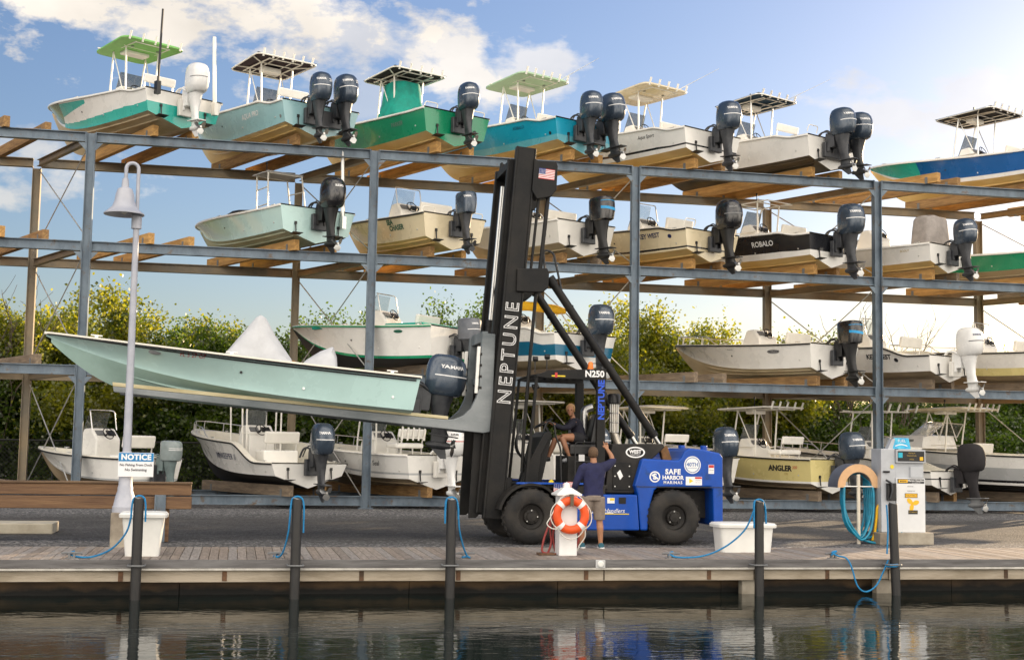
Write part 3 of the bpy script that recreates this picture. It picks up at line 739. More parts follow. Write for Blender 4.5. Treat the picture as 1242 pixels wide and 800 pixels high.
            co_ = c.build('canopy', CANVAS[topcol] if topcol in CANVAS else PAINT[topcol], fo, smooth=50)
            b = MB(); b.span((tx-.05,-.38,tz-.16),(tx+.33,.38,tz-.05)); b.build('electronics_box', WHITE, fo, bevel=.03)
            for s_ in (1,-1): MB().lathe([(.045,0),(.045,.02),(.03,.025)], 12, Matrix.Translation((tx-.45, s_*.4, tz-.075))).build('downlight', GREY, fo)
        if top == 'canvas':
            b = MB(); b.span((tx-.02,-.3,tz-.2),(tx+.3,.3,tz-.045)); b.build('electronics_box', WHITE, fo, bevel=.03)
        for k in range(max(0, holders)):
            y_ = -hw*.8 + 1.6*hw*k/(holders-1); q = MB()
            q.tube([(tx-hl+.04,y_,tz-.06),(tx-hl-.05,y_,tz+.17)], .032, 9); q.build('rod_holder', fm, fo, smooth=50)
        if antenna:
            q = MB(); q.tube([(tx-hl*.3,-hw*.8,tz+.05),(tx-hl*.3-2.0*.95,-hw*.8-.3,tz+.55)], [.012,.005], 6); q.build('antenna', WTUBE, fo)
        q = MB(); q.tube([(tx+.1,.1,tz),(tx+.1,.1,tz+.26)], .012, 6); q.tube([(tx+.1,.1,tz+.26),(tx+.1,.1,tz+.34)], .028, 8); q.build('mast_light', BLACK, fo)
    if bowrail:
        f = MB(); pts = []
        for i in range(15): t = .56 + .40 * i / 14; pts.append(V((h.px(t,h.zs(t)), max(.03, h.bs(t) - .09), h.zs(t) + .04 + .26 * smooth01(i / 3))))
        full = pts + [V((p.x,-p.y,p.z)) for p in reversed(pts)]; f.tube(full, .015, 6)
        for i in (4, 8, 11, 14):
            for s_ in (1,-1): p = pts[i]; f.tube([(p.x,s_*p.y,p.z),(p.x+.05,s_*p.y,h.zs(.56+.4*i/14)+.02)], .013, 6)
        f.build('bow_rail', ALU, th, smooth=50)
    if sternrail:
        f = MB()
        for s_ in (1,-1): f.tube(fillet([(.05,s_*.62,h.Hs+.0),(-.02,s_*.62,h.Hs+.2),(-.02,s_*1.05,h.Hs+.2),(.05,s_*1.05,h.Hs)], .08), .016, 6); f.build('stern_rail', WTUBE, th, smooth=50); f = MB()
    # trim tabs and transom hardware
    if tabs:
        for s_ in (1,-1):
            q = MB(); y_ = s_ * B * .27; zt = h.zc(0) * .62 + .05
            q.box((-.13, y_, zt - .03), (.24, .3, .012), rot=(0, R(8), 0)); q.tube([(-.1,y_,zt+.0),(-.075,y_,zt+.27)], .02, 6); q.box((-.06,y_,zt+.27),(.06,.07,.08))
            q.build('trim_tab', BLACK if bottom != 'white' else GREY, th)
    eh = (engz if engz is not None else Hs - drop - .1)
    bk = MB(); bk.box((-.09 - .1*Hs, 0, eh - .28), (.14, .46 if engines == 1 else 1.15, .46)); bk.build('motor_bracket', LEGD if not str(ob) in ('white','evin','plain') else WHITE2, th, bevel=.02)
    ys_ = [0] if engines == 1 else [.38, -.38]
    for y_ in ys_: outboard(th, (-.13 - .1*Hs, y_, eh), ob, obs * _rn.uniform(.97, 1.03), tilt=R(_rn.uniform(-3, 5)), decal_ang=decal, steer=R(_rn.uniform(-9, 9)))
    for (x_, y_, z0, z1, r_, mt, lean) in poles:
        q = MB(); q.tube([(x_, y_, z0), (x_ + lean, y_, z1)], [r_, r_ * .85], 8); q.box((x_, y_, z0 + .1), (.16, .12, .35)); q.build('power_pole', mt, th)
    for (t_, q_) in ((.06,.34),(.30,.30),(.47,.55)):          # through-hull fittings and pop-up cleats
        for s_ in (1,-1):
            p = h.side(t_, q_); q = MB(); q.tube([(p.x, s_*(p.y-.02), p.z), (p.x, s_*(p.y+.016), p.z)], [.03,.022], 10); q.build('through_hull_fitting', ALU if t_ < .4 else BLACK, th)
    for t_ in (.07, .5, .86):
        for s_ in (1,-1):
            x_, y_, z_ = h.px(t_, h.zs(t_)), max(.02, h.bs(t_) - .09), h.zs(t_) + .04; q = MB(); q.tube([(x_-.1,s_*y_,z_+.035),(x_+.1,s_*y_,z_+.035)], .014, 6); q.span((x_-.03,s_*y_-.015,z_-.015),(x_+.03,s_*y_+.015,z_+.035)); q.build('cleat', ALU, th)
    # lettering on the port side
    def side_y(x, z):
        t = max(0.0, min(1.0, x / L))
        for _ in range(3): t = max(0, min(1, t + (x - h.px(t, z)) / L))
        q = max(0, min(1, (z - h.zc(t)) / max(1e-4, (h.zs(t) - h.zc(t)))))
        return h.bc(t) + (h.bs(t) - h.bc(t)) * q ** (1 + .8 * t)
    for (body, t_, q_, size, col, kw) in words:
        x0 = t_ * L; z0 = h.zc(t_) + (h.zs(t_) - h.zc(t_)) * q_; sl = (h.zs(t_ + .03) - h.zs(t_ - .03)) / (.06 * L) * .6
        def fn(u, v_): x = x0 - u; z = z0 + v_ - u * sl; return V((x, side_y(x, z) + .007, z))
        if body == '#ellipse':
            q = MB(); q.v.append(fn(0, 0)); n_ = 20
            for i in range(n_): a = 2*pi*i/n_; q.v.append(fn(size*cos(a)*kw.get('asp', 2.2), size*sin(a)))
            for i in range(n_): q.f.append((0, 1+i, 1+(i+1) % n_)); q.m.append(0)
            q.build('decal', LIT[col], th, fix=False)
        else:
            q = MB(); text(q, body, size, fn=fn, **kw); q.build('lettering', LIT[col], th, fix=False)
    th['_hull'] = 0; del th['_hull']
    return th, h, dict(zd=zd, cx=cx, sx=sx)

def pframe(c): return lambda t, q: c
def cover(parent, pts_rings, m, name='cover'):
    q = MB().loft(pts_rings); o = q.build(name, m, parent, smooth=60)
    return o
ANG = math.atan2(HD.y, HD.x)
def slot(k, fr, lv, dz=0, back=0, dx=0):
    z = LV[lv] + .2 + dz
    return V((slotx(k, fr) + dx, 36.5, z)) + HD * (.66 + back)
# ------------------------------------------------------------------ the boats, slot by slot
def p_one(t, q):
    if t > .74 - .08*q: return 2 if q > .12 else 0
    if q < .34 * (1 - t) + .1: return 1
    if t > .42 and .25 + (.86 - t) * 1.25 < q < .93: return 1
    return 0
def p_fade3(t, q): return 0 if q > .62 else (1 if q > .28 else 2)
def p_stripe(lo, a=0, b=1): return lambda t, q: b if q < lo else a
def p_blackline(z): return lambda t, q: 1 if z < q < z + .055 else 0
HT = R(0)
# top level ---------------------------------------------------------------
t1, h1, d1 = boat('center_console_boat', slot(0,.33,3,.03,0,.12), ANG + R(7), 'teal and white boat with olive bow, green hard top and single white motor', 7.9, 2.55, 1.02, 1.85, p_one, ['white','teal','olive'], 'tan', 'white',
    top='hard', topcol='leaf', ob='plain', obs=1.1, holders=5, topL=2.1, topW=2.0, topz=2.75, drop=.12, fine=True, antenna=False, cons_t=.36, poles=[(-.3,.95,.8,3.05,.035,BLACK,-.12),(-.3,-.85,.55,2.75,.06,WTUBE,.16)], strakes=2)
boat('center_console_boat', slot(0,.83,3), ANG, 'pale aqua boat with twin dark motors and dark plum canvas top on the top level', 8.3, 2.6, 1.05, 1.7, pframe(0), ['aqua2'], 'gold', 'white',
    top='canvas', topcol='purple', engines=2, ob='navyn', obs=1.08, holders=6, topL=2.0, topW=2.0, topz=2.72, drop=.16, cons_t=.38, strakes=2, words=[('AQUA PRO', .23, .62, .2, 'white', dict(shear=.25, bold=.004)), ('#ellipse', .02, .3, .05, 'grey', dict(asp=1))])
_, h3, d3 = boat('center_console_boat', slot(1,.33,3), ANG, 'bright green boat with green draped console cover and black T-top', 7.9, 2.45, .95, 1.6, pframe(0), ['green'], 'gold', 'white',
    top='canvas', topcol='black', ob='navy', obs=1.05, holders=5, topL=1.95, topW=1.9, topz=2.6, cons_t=.38, seat=None, windshield=False, sternrail=True, words=[('PARKER', .17, .6, .17, 'grey', dict(shear=.2))], strakes=1)
cvx = d3['cx']
rings = []
for z, a, b, c in [(d3['zd'], 1.0, .72, -.35), (d3['zd']+.5, .95, .7, -.33), (d3['zd']+.95, .72, .62, -.25), (d3['zd']+1.35, .58, .52, -.2), (2.38, .5, .46, -.18)]:
    rings.append([V((cvx + c + sup(a, b, 2*pi*j/20, 3.2)[0] * (1 + .05*sin(j*2.3)), sup(a, b, 2*pi*j/20, 3.2)[1] * (1 + .05*cos(j*1.7+z)), z)) for j in range(20)])
cover(_, rings, CANVAS['green'], 'console_cover')
boat('center_console_boat', slot(1,.83,3), ANG, 'turquoise boat with twin navy motors under a pale mint hard top', 8.2, 2.6, 1.05, 1.8, p_fade3, ['turq','turq','sky'], 'gold', 'white',
    top='hard', topcol='mint', engines=2, ob='navy', obs=1.08, holders=6, topL=2.2, topW=2.0, topz=2.72, drop=.14, antenna=True, cons_t=.38, seat='bench', words=[('ROBALO', .2, .74, .13, 'navy', dict(shear=.2)), ('#ellipse', .03, .35, .05, 'black', dict(asp=1))], strakes=1)
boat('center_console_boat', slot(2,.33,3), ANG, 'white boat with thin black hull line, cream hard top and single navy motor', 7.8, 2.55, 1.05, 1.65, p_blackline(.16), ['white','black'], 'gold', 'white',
    top='hard', topcol='cream', ob='navy', obs=1.1, holders=5, topL=2.2, topW=1.95, topz=2.68, drop=.16, antenna=True, seat='bench', cons_t=.4, words=[('Aqua Sport', .2, .72, .15, 'black', dict(shear=.35))], strakes=1)
boat('center_console_boat', slot(2,.83,3), ANG, 'white boat with dark stained bottom, twin grey motors and dark blue canvas top', 7.8, 2.55, 1.05, 1.6, pframe(0), ['white'], 'dark', 'white',
    top='canvas', topcol='blue', engines=2, ob='navy', obs=1.08, holders=5, topL=2.0, topW=1.9, topz=2.66, drop=.14, antenna=True, cons_t=.42, sternrail=True, frame_m=ALU, strakes=2)
boat('center_console_boat', slot(3,.83,3), ANG, 'blue hulled boat with teal bow and black canvas top on the top level', 7.2, 2.55, 1.0, 1.65, lambda t, q: 2 if q < .2 else (1 if t > .62 else 0), ['blue','teal','white'], 'gold', 'white',
    top='canvas', topcol='black', ob='navy', holders=5, topL=2.2, topW=2.0, topz=2.7, cons_t=.42, frame_m=ALU, seat='bench')
# third level --------------------------------------------------------------
t8, h8, d8 = boat('bay_boat', slot(0,.83,2), ANG, 'pale aqua bay boat with black cover, narrow aluminium tower and big black motor', 7.6, 2.5, .95, 1.3, pframe(0), ['aqua'], 'sage', 'white',
    console=False, seat=None, ob='blackw', obs=1.12, decal=pi*.9, poles=[(-.2,-.75,.55,2.75,.06,ALU,.12)], strakes=2, words=[('FL 4821', .88, .75, .1, 'grey', {})])
q = MB()
for x_, y_ in ((1.7,.55),(1.7,-.55),(2.5,.5),(2.5,-.5)): q.tube([(x_, y_*1.15, .9), (x_+.2, y_, 2.25)], .024, 7)
for z_ in (1.3, 1.8): q.tube([(1.7+.1*z_/1.3, .6, z_), (2.5+.1, .54, z_)], .018, 6); q.tube([(1.7+.1*z_/1.3, -.6, z_), (2.5+.1, -.54, z_)], .018, 6)
q.tube([(1.9,.55,2.25),(1.9,-.55,2.25),(2.7,-.5,2.25),(2.7,.5,2.25)], .02, 6, closed=True)
tw = q.build('tower_frame', WTUBE, t8, smooth=50)
MB().span((1.85,-.58,2.26),(2.85,.58,2.3)).build('tower_top', CANVAS['white'], tw, bevel=.015)
q = MB(); q.tube([(2.0,.55,2.28),(2.0,.55,2.5)], .015, 6); q.tube([(2.0,.55,2.5),(2.0,.55,2.56)], .035, 8); q.build('mast_light', BLACK, tw)
cover(t8, [[V((2.9+1.7*u, (.95-.3*u)*cos(a), .9 + .12*u + max(0, sin(a))*(.42 + .12*u))) for a in [2*pi*j/18 for j in range(18)]] for u in (0,.25,.5,.75,1.0)], CANVAS['black'], 'bow_cover')
cover(t8, [[V((.35+2.5*u, .9*cos(a), .88 + max(0, sin(a))*(.12 + .34*u))) for a in [2*pi*j/18 for j in range(18)]] for u in (0,.25,.5,.75,1.0)], CANVAS['black'], 'stern_cover')
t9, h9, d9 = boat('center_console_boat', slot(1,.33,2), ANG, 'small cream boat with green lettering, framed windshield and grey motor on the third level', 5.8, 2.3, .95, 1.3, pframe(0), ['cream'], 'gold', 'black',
    ob='navysq', windshield='framed', seat='bench', sternrail=True, cons_t=.42, words=[('SEA', .28, .8, .2, 'green', dict(bold=.008)), ('CHASER', .23, .55, .2, 'green', dict(bold=.008)), ('FL 77', .66, .72, .1, 'grey', {})], strakes=2)
boat('center_console_boat', slot(1,.83,2), ANG, 'white boat with tan lettering and blue striped black motor, right behind the forklift mast', 6.0, 2.35, .95, 1.35, pframe(0), ['dull'], 'tan', 'white',
    ob='merc', obs=1.1, decal=pi*.85, seat='bench', windshield=None, words=[('SPORT', .3, .66, .15, 'gold', dict(bold=.004))], strakes=1)
boat('center_console_boat', slot(2,.33,2), ANG, 'cream boat with dark rub rail, bow rail and glossy black motor, third level', 6.6, 2.4, 1.0, 1.4, p_blackline(.12), ['cream','black'], 'gold', 'black',
    ob='black', obs=1.15, windshield='framed', seat='bench', bowrail=True, sternrail=True, drop=.12, words=[('KEY WEST', .22, .7, .19, 'navy', dict(bold=.006)), ('#ellipse', .09, .7, .06, 'navy', dict(asp=1.3))], strakes=1)
boat('center_console_boat', slot(2,.83,2), ANG, 'black hulled boat with white boot stripe and white lettering on the third level', 7.0, 2.45, 1.05, 1.4, p_stripe(.26, 0, 1), ['black','white'], 'gold', 'white',
    ob='navy', obs=1.2, top='bare', topz=2.35, seat='bench', words=[('ROBALO', .25, .62, .22, 'white', dict(bold=.004))], drop=.12, strakes=1)
t13, h13, d13 = boat('bay_boat', slot(3,.33,2), ANG, 'low pale skiff with exposed wheel and a tall grey fabric cover at its stern', 6.4, 2.3, .82, 1.1, pframe(0), ['white'], 'gold', 'white',
    ob='navy', obs=1.05, seat=None, windshield=None, decal=pi*.75, poles=[], words=[('SCOUT', .13, .7, .1, 'gold', dict(shear=.3))], strakes=1)
rings = []
for z, a, b in [(.7,.42,.62),(1.0,.42,.6),(1.4,.4,.56),(1.72,.37,.5),(1.8,.33,.46),(1.83,.2,.3)]:
    rings.append([V((.62 + sup(a, b, 2*pi*j/24, 4)[0]*(1+.05*sin(j*2.1+z*3)), sup(a, b, 2*pi*j/24, 4)[1]*(1+.05*cos(j*1.6)), z + (.03*sin(j*1.3) if z > .8 else 0))) for j in range(24)])
cover(t13, rings, CANVAS['grey'], 'tower_cover')
boat('skiff', slot(3,.83,2), ANG, 'green hulled skiff just showing at the right edge of the third level', 6.0, 2.2, .8, 1.15, pframe(0), ['green'], 'tan', 'white', ob='navy', console=False, seat=None)
# second level -------------------------------------------------------------
t15, h15, d15 = boat('center_console_boat', slot(1,.33,1,.06), ANG + R(20), 'white boat with green gunwale and square framed windshield, behind the boat held by the forklift', 5.9, 2.4, 1.05, 1.3, lambda t, q: 1 if q < .06 else 0, ['white','green'], 'black', 'green', c0=.16,
    ob='old', obs=1.0, windshield='framed', seat='bench', cons_t=.4, tabs=False, engz=.62, words=[('#ellipse', .17, .84, .045, 'green', dict(asp=3.4))], strakes=0)
for x0_, x1_ in ((.25,1.6),(2.9,4.3)):
    MB().span((x0_,-1.02,1.09),(x1_,1.0,1.17)).build('green_deck_mat', CANVAS['green'], t15, bevel=.03)
t16, h16, d16 = boat('walkaround_boat', slot(1,.83,1), ANG, 'white over deep teal boat with rolled yellow canvas, seen behind the struts of the forklift', 7.2, 2.5, 1.25, 1.75, lambda t, q: 0 if q > .62 - .2*t or q < .16 else 1, ['white','deepteal'], 'tan', 'white',
    ob='navy', obs=1.12, windshield=None, seat=None, drop=.2, strakes=0)
q = MB(); b_ = [V((2.2,y_,2.02 + .03*cos(y_*2))) for y_ in [-1.15 + .23*i for i in range(11)]]
q.tube(b_, [.09,.13,.15,.14,.15,.15,.14,.15,.14,.13,.08], 10); bt = q.build('rolled_canvas', CANVAS['yellow'], t16, smooth=60)
q = MB()
for s_ in (1,-1): q.tube([(2.2,s_*.95,2.0),(1.6,s_*1.02,1.3)], .02, 6); q.tube([(2.2,s_*.95,2.0),(3.0,s_*1.02,1.4)], .02, 6); q.build('bimini_frame', ALU, t16); q = MB()
boat('center_console_boat', slot(2,.83,1), ANG, 'white boat with black rub rail, bow rail and black motor with bright blue stripe', 6.6, 2.4, 1.0, 1.32, pframe(0), ['white'], 'tan', 'black',
    ob='merc', obs=1.15, decal=pi*.85, seat='bench', bowrail=True, windshield=None, chest=True, words=[('#ellipse', .2, .72, .06, 'grey', dict(asp=4)), ('OUTRAGE', .2, .725, .09, 'black', dict(shear=.3, bold=.003)), ('FL 2093', .88, .72, .11, 'black', {}), ('Montauk', .47, .82, .07, 'grey', dict(shear=.3))], strakes=2)
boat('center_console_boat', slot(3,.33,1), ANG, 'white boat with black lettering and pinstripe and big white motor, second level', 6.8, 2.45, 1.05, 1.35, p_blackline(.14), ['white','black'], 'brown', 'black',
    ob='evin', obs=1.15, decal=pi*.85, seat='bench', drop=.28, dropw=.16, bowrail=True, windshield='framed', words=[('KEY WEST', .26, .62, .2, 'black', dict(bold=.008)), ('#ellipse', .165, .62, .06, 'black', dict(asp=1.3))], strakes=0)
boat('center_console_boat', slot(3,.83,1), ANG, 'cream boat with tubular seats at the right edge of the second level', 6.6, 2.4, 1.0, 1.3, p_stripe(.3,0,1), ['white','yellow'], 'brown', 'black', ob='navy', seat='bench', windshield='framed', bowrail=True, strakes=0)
# ground level -------------------------------------------------------------
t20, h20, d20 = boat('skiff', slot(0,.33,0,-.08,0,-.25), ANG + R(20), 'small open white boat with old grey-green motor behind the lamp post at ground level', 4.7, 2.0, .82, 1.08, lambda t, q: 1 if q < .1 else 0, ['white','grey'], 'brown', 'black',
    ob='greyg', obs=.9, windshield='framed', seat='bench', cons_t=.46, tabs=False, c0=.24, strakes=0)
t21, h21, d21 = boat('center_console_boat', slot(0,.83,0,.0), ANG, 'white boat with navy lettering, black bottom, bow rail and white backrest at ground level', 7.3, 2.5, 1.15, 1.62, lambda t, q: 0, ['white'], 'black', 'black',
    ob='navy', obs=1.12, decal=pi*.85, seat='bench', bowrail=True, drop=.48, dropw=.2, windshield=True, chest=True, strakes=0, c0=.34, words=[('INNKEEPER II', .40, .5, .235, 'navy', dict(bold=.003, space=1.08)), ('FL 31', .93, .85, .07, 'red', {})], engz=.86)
q = MB()
for (x_, y_, l_) in ((3.0,.5,.1),(2.75,.5,.05),(3.5,-.5,.12),(2.6,-.5,.05),(3.65,.55,.1),(2.95,-.5,.0)): q.tube([(x_,y_,.5),(x_+l_,y_*1.05,2.6)], .026, 7)
for a_, b_ in (((3.0,.5,1.05),(3.65,.55,1.05)),((2.75,.5,1.05),(3.0,.5,1.05)),((2.6,-.5,1.05),(3.5,-.5,1.05)),((3.05,.52,1.5),(3.5,-.5,1.5)),((2.77,.51,1.5),(2.6,-.5,1.5)),((2.77,.51,1.5),(3.05,.52,1.5))): q.tube([a_, b_], .016, 5)
q.build('t_top_frame', WTUBE, t21, smooth=50)
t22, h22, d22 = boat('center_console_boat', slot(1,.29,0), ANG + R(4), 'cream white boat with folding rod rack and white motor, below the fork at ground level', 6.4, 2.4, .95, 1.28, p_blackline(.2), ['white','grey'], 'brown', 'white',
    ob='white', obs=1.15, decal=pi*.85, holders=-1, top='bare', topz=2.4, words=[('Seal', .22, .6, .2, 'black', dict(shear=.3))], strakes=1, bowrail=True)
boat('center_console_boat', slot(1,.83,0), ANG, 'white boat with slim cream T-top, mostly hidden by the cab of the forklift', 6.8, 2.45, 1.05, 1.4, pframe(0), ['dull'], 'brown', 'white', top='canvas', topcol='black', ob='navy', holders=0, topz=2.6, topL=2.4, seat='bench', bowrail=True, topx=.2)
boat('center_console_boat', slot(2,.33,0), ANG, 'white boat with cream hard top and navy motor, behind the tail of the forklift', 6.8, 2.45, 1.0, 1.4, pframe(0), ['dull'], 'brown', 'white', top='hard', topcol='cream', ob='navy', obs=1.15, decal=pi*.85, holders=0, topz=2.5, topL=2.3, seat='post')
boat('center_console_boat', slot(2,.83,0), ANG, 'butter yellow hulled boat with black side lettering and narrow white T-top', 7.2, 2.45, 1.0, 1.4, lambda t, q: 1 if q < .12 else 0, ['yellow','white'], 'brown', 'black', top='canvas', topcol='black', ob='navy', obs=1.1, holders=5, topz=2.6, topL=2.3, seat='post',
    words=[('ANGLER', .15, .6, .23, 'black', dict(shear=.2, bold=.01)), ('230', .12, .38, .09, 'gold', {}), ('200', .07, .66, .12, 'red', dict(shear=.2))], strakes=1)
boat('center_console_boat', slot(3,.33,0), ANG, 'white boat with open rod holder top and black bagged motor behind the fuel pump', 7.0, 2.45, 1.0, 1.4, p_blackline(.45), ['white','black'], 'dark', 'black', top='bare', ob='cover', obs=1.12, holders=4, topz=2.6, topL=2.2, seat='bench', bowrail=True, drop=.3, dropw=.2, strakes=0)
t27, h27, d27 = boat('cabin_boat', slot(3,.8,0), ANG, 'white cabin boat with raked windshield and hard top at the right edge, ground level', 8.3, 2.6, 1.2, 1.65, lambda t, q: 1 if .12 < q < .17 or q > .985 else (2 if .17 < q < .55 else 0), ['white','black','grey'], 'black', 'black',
    top='hard', topcol='cream', ob='navy', holders=6, topz=2.72, topL=2.6, topW=2.1, console=False, seat='bench', cons_t=.5, bowrail=True, words=[('AQUASPORT', .3, .42, .15, 'gold', dict(shear=.2)), ('ISLANDER II', .62, .8, .16, 'grey', dict(shear=.2))], topx=-.1)
q = MB(); q.loft([[V((7.2,.0,1.62)),V((5.6,.9,1.5)),V((4.2,1.0,1.42)),V((4.2,-1.0,1.42)),V((5.6,-.9,1.5)),V((7.2,-.01,1.62))],[V((6.5,.0,1.72)),V((5.5,.62,1.85)),V((4.25,.85,1.85)),V((4.25,-.85,1.85)),V((5.5,-.62,1.85)),V((6.5,-.01,1.72))]])
cb = q.build('cabin_trunk', WHITE, t27, smooth=30)
MB().prism([(4.6,1.58),(5.5,1.6),(5.4,1.72),(4.6,1.72)], .86, .9).build('cabin_window', TINT, cb)
q = MB(); q.loft([[V((5.3,0,1.83)),V((5.0,.6,1.83)),V((4.1,.86,1.83))],[V((4.5,0,2.3)),V((4.35,.55,2.3)),V((3.8,.75,2.25))]], closed=False); q.loft([[V((5.3,0,1.83)),V((5.0,-.6,1.83)),V((4.1,-.86,1.83))],[V((4.5,0,2.3)),V((4.35,-.55,2.3)),V((3.8,-.75,2.25))]], closed=False)
q.build('windshield', CLEAR, cb)
q = MB(); q.tube([(4.1,.86,1.83),(5.0,.6,1.83),(5.3,0,1.83),(5.0,-.6,1.83),(4.1,-.86,1.83)], .02, 6); q.tube([(3.8,.75,2.25),(4.35,.55,2.3),(4.5,0,2.3),(4.35,-.55,2.3),(3.8,-.75,2.25)], .02, 6)
for y_ in (.86,-.86): q.tube([(4.1,y_,1.83),(3.8,y_*.87,2.25)], .02, 6)
q.tube([(5.3,0,1.83),(4.5,0,2.3)], .018, 6); q.build('windshield_frame', ALU, cb)

# the boat on the fork ------------------------------------------------------
FP = R(4.4)
FB_X = 3.1
tf, hf, df = boat('bay_boat', (FB_X, 25.15, 2.17), pi, 'long seafoam green flats boat with white covers, carried on the raised forks of the forklift', 6.65, 2.3, .82, .98, pframe(0), ['aqua'], 'green', 'black', group=None, pitch=-FP, railr=.016,
    ob='navy', obs=1.05, decal=pi*.58, console=False, seat=None, c0=.22, words=[('FL 5 27 OF', .60, .86, .1, 'red', {})], tabs=False, strakes=1, sheerk=2.6, engz=.52)
for k_ in (.965, .90):
    q = MB(); rings = []
    for i in range(60):
        t_ = .01 + i / 60 * .97; a = hf.side(t_, k_ - .022); b = hf.side(t_, k_ + .022); rings.append([V((a.x, a.y + .02, a.z)), V((b.x, b.y + .02, b.z))])
    q.loft(rings, closed=False); q.build('pinstripe', LIT['black'], tf, fix=False)
q = MB(); q.lathe([(.02,0),(.09,.004),(.09,.02),(.05,.03)], 14, frame(hf.side(.70,.8) + V((0,.0,0)), (-1,0,0), (0,0,1)) @ Matrix.Diagonal((1.3,.5,1,1))); q.build('side_light', GREY, tf)
def tent(name, prof, hw, sag):   # draped canvas: profile of (x, ridge z, half width) seen from the side
    rings = []
    for (x_, z_, w_) in prof:
        r_ = []
        for j in range(17):
            v_ = -1 + 2 * j / 16; zz = .8 + (z_ - .8) * (1 - abs(v_) ** 1.5); r_.append(V((x_ + .02*sin(j*1.9), w_*v_*(1 - .25*(1-abs(v_))*0), zz + .012*sin(j*2.7 + x_*5))))
        for j in range(15, 0, -1): r_.append(V((x_, w_*(-1+2*j/16)*.98, .78)))
        rings.append(r_)
    return cover(tf, rings, CANVAS['white'], name)
tent('console_cover', [(2.20,.84,.48),(2.26,1.0,.5),(2.6,1.42,.46),(2.80,1.72,.32),(2.88,1.76,.3),(2.96,1.7,.31),(3.3,1.18,.46),(3.52,.84,.54)], .5, 0)
tent('seat_cover', [(1.38,.86,.46),(1.42,1.12,.46),(1.5,1.30,.42),(1.7,1.2,.42),(1.95,1.0,.44),(2.08,.84,.46)], .5, 0)
# ------------------------------------------------------------------ forklift
FBASE = V((6.6, 25.0, GZ))
fk = thing('marina_forklift', FBASE, 'big blue and black marina forklift with tall black mast holding a boat on raised forks', 'forklift')
TI = Matrix.Translation(-FBASE)
BLUE = mat('forklift_blue_paint', (.0015,.06,.36), .38, 0, var=.16, scale=1.5, rust=(.006,.045,.2), coat=.12, spec=.3)
DIRTY = mat('worn_black_paint', (.008,.0075,.0075), .55, 0, spec=.3, col2=(.028,.025,.022), scale=3, detail=9)
FORKM = mat('worn_grey_fork_steel', (.1,.12,.13), .5, .2, col2=(.25,.27,.28), scale=1.2, bump=.15, bscale=20, detail=9, stretch=(.5,1,1))
RUSTO = mat('rusty_orange_bracket', (.25,.12,.04), .8, 0, col2=(.12,.07,.03), scale=9)
def fb(mb, name, m, parent=None, **k):
    return mb.build(name, m, fk if parent is None else parent, M=TI, **k)
MT = V((.0745, 0, .99722)); MU = V((.99722, 0, -.0745))
def mp(u, yv, z): return V((4.70 + .0745 * (z - .6), yv, z)) + MU * u
def mslab(mb, u0, u1, y0, y1, z0, z1):
    vs = [mp(u0,y0,z0),mp(u1,y0,z0),mp(u1,y1,z0),mp(u0,y1,z0),mp(u0,y0,z1),mp(u1,y0,z1),mp(u1,y1,z1),mp(u0,y1,z1)]
    return mb.add(vs, [(0,3,2,1),(4,5,6,7),(0,1,5,4),(1,2,6,5),(2,3,7,6),(3,0,4,7)])
for s_, y0 in ((1, 24.3), (-1, 25.95)):
    m = MB(); mslab(m, -.15, .17, y0, y0 + s_*.03, .42, 7.44); mslab(m, -.19, -.15, y0 - s_*.015, y0 + s_*.14, .42, 7.44); mslab(m, .17, .2, y0 - s_*.015, y0 + s_*.14, .42, 7.44)
    up = fb(m, 'mast_upright', BLACKM, bevel=.008)
    if s_ == 1:
        t = MB(); text(t, 'NEPTUNE', .36, frame(mp(.02, y0 - .006, 3.5), MT, -MU), outline=.008, space=1.32); fb(t, 'lettering', LIT['white'], up, fix=False)
    m = MB(); mslab(m, -.30, -.26, y0 + s_*.16, y0 + s_*.27, .5, 7.22); mslab(m, .02, .06, y0 + s_*.16, y0 + s_*.27, .5, 7.22); mslab(m, -.26, .02, y0 + s_*.2, y0 + s_*.225, .5, 7.22); fb(m, 'inner_mast_rail', BLACKM, bevel=.006)
    m = MB(); m.tube([mp(-.16, y0 + s_*.36, .7), mp(-.16, y0 + s_*.36, 4.1)], .075, 14); m.tube([mp(-.16, y0 + s_*.36, 4.1), mp(-.16, y0 + s_*.36, 4.22)], .085, 14)
    lc = fb(m, 'lift_cylinder', BLACKM, smooth=40)
    m = MB(); m.tube([mp(-.16, y0 + s_*.36, 4.2), mp(-.16, y0 + s_*.36, 6.9)], .045, 12); fb(m, 'piston_rod', CHROME, lc, smooth=40)
    m = MB(); mslab(m, -.075, -.035, y0 + s_*.31, y0 + s_*.34, 2.4, 7.0); fb(m, 'lift_chain', DIRTY)
for z_, h_ in ((7.0, .22), (4.75, .18), (.9, .3)):
    m = MB(); mslab(m, .2, .30, 24.3, 25.95, z_, z_ + h_); fb(m, 'mast_crossmember', BLACKM, bevel=.01)
m = MB(); mslab(m, -.28, .0, 24.55, 25.7, 7.05, 7.2); fb(m, 'mast_crossmember', BLACKM, bevel=.01)
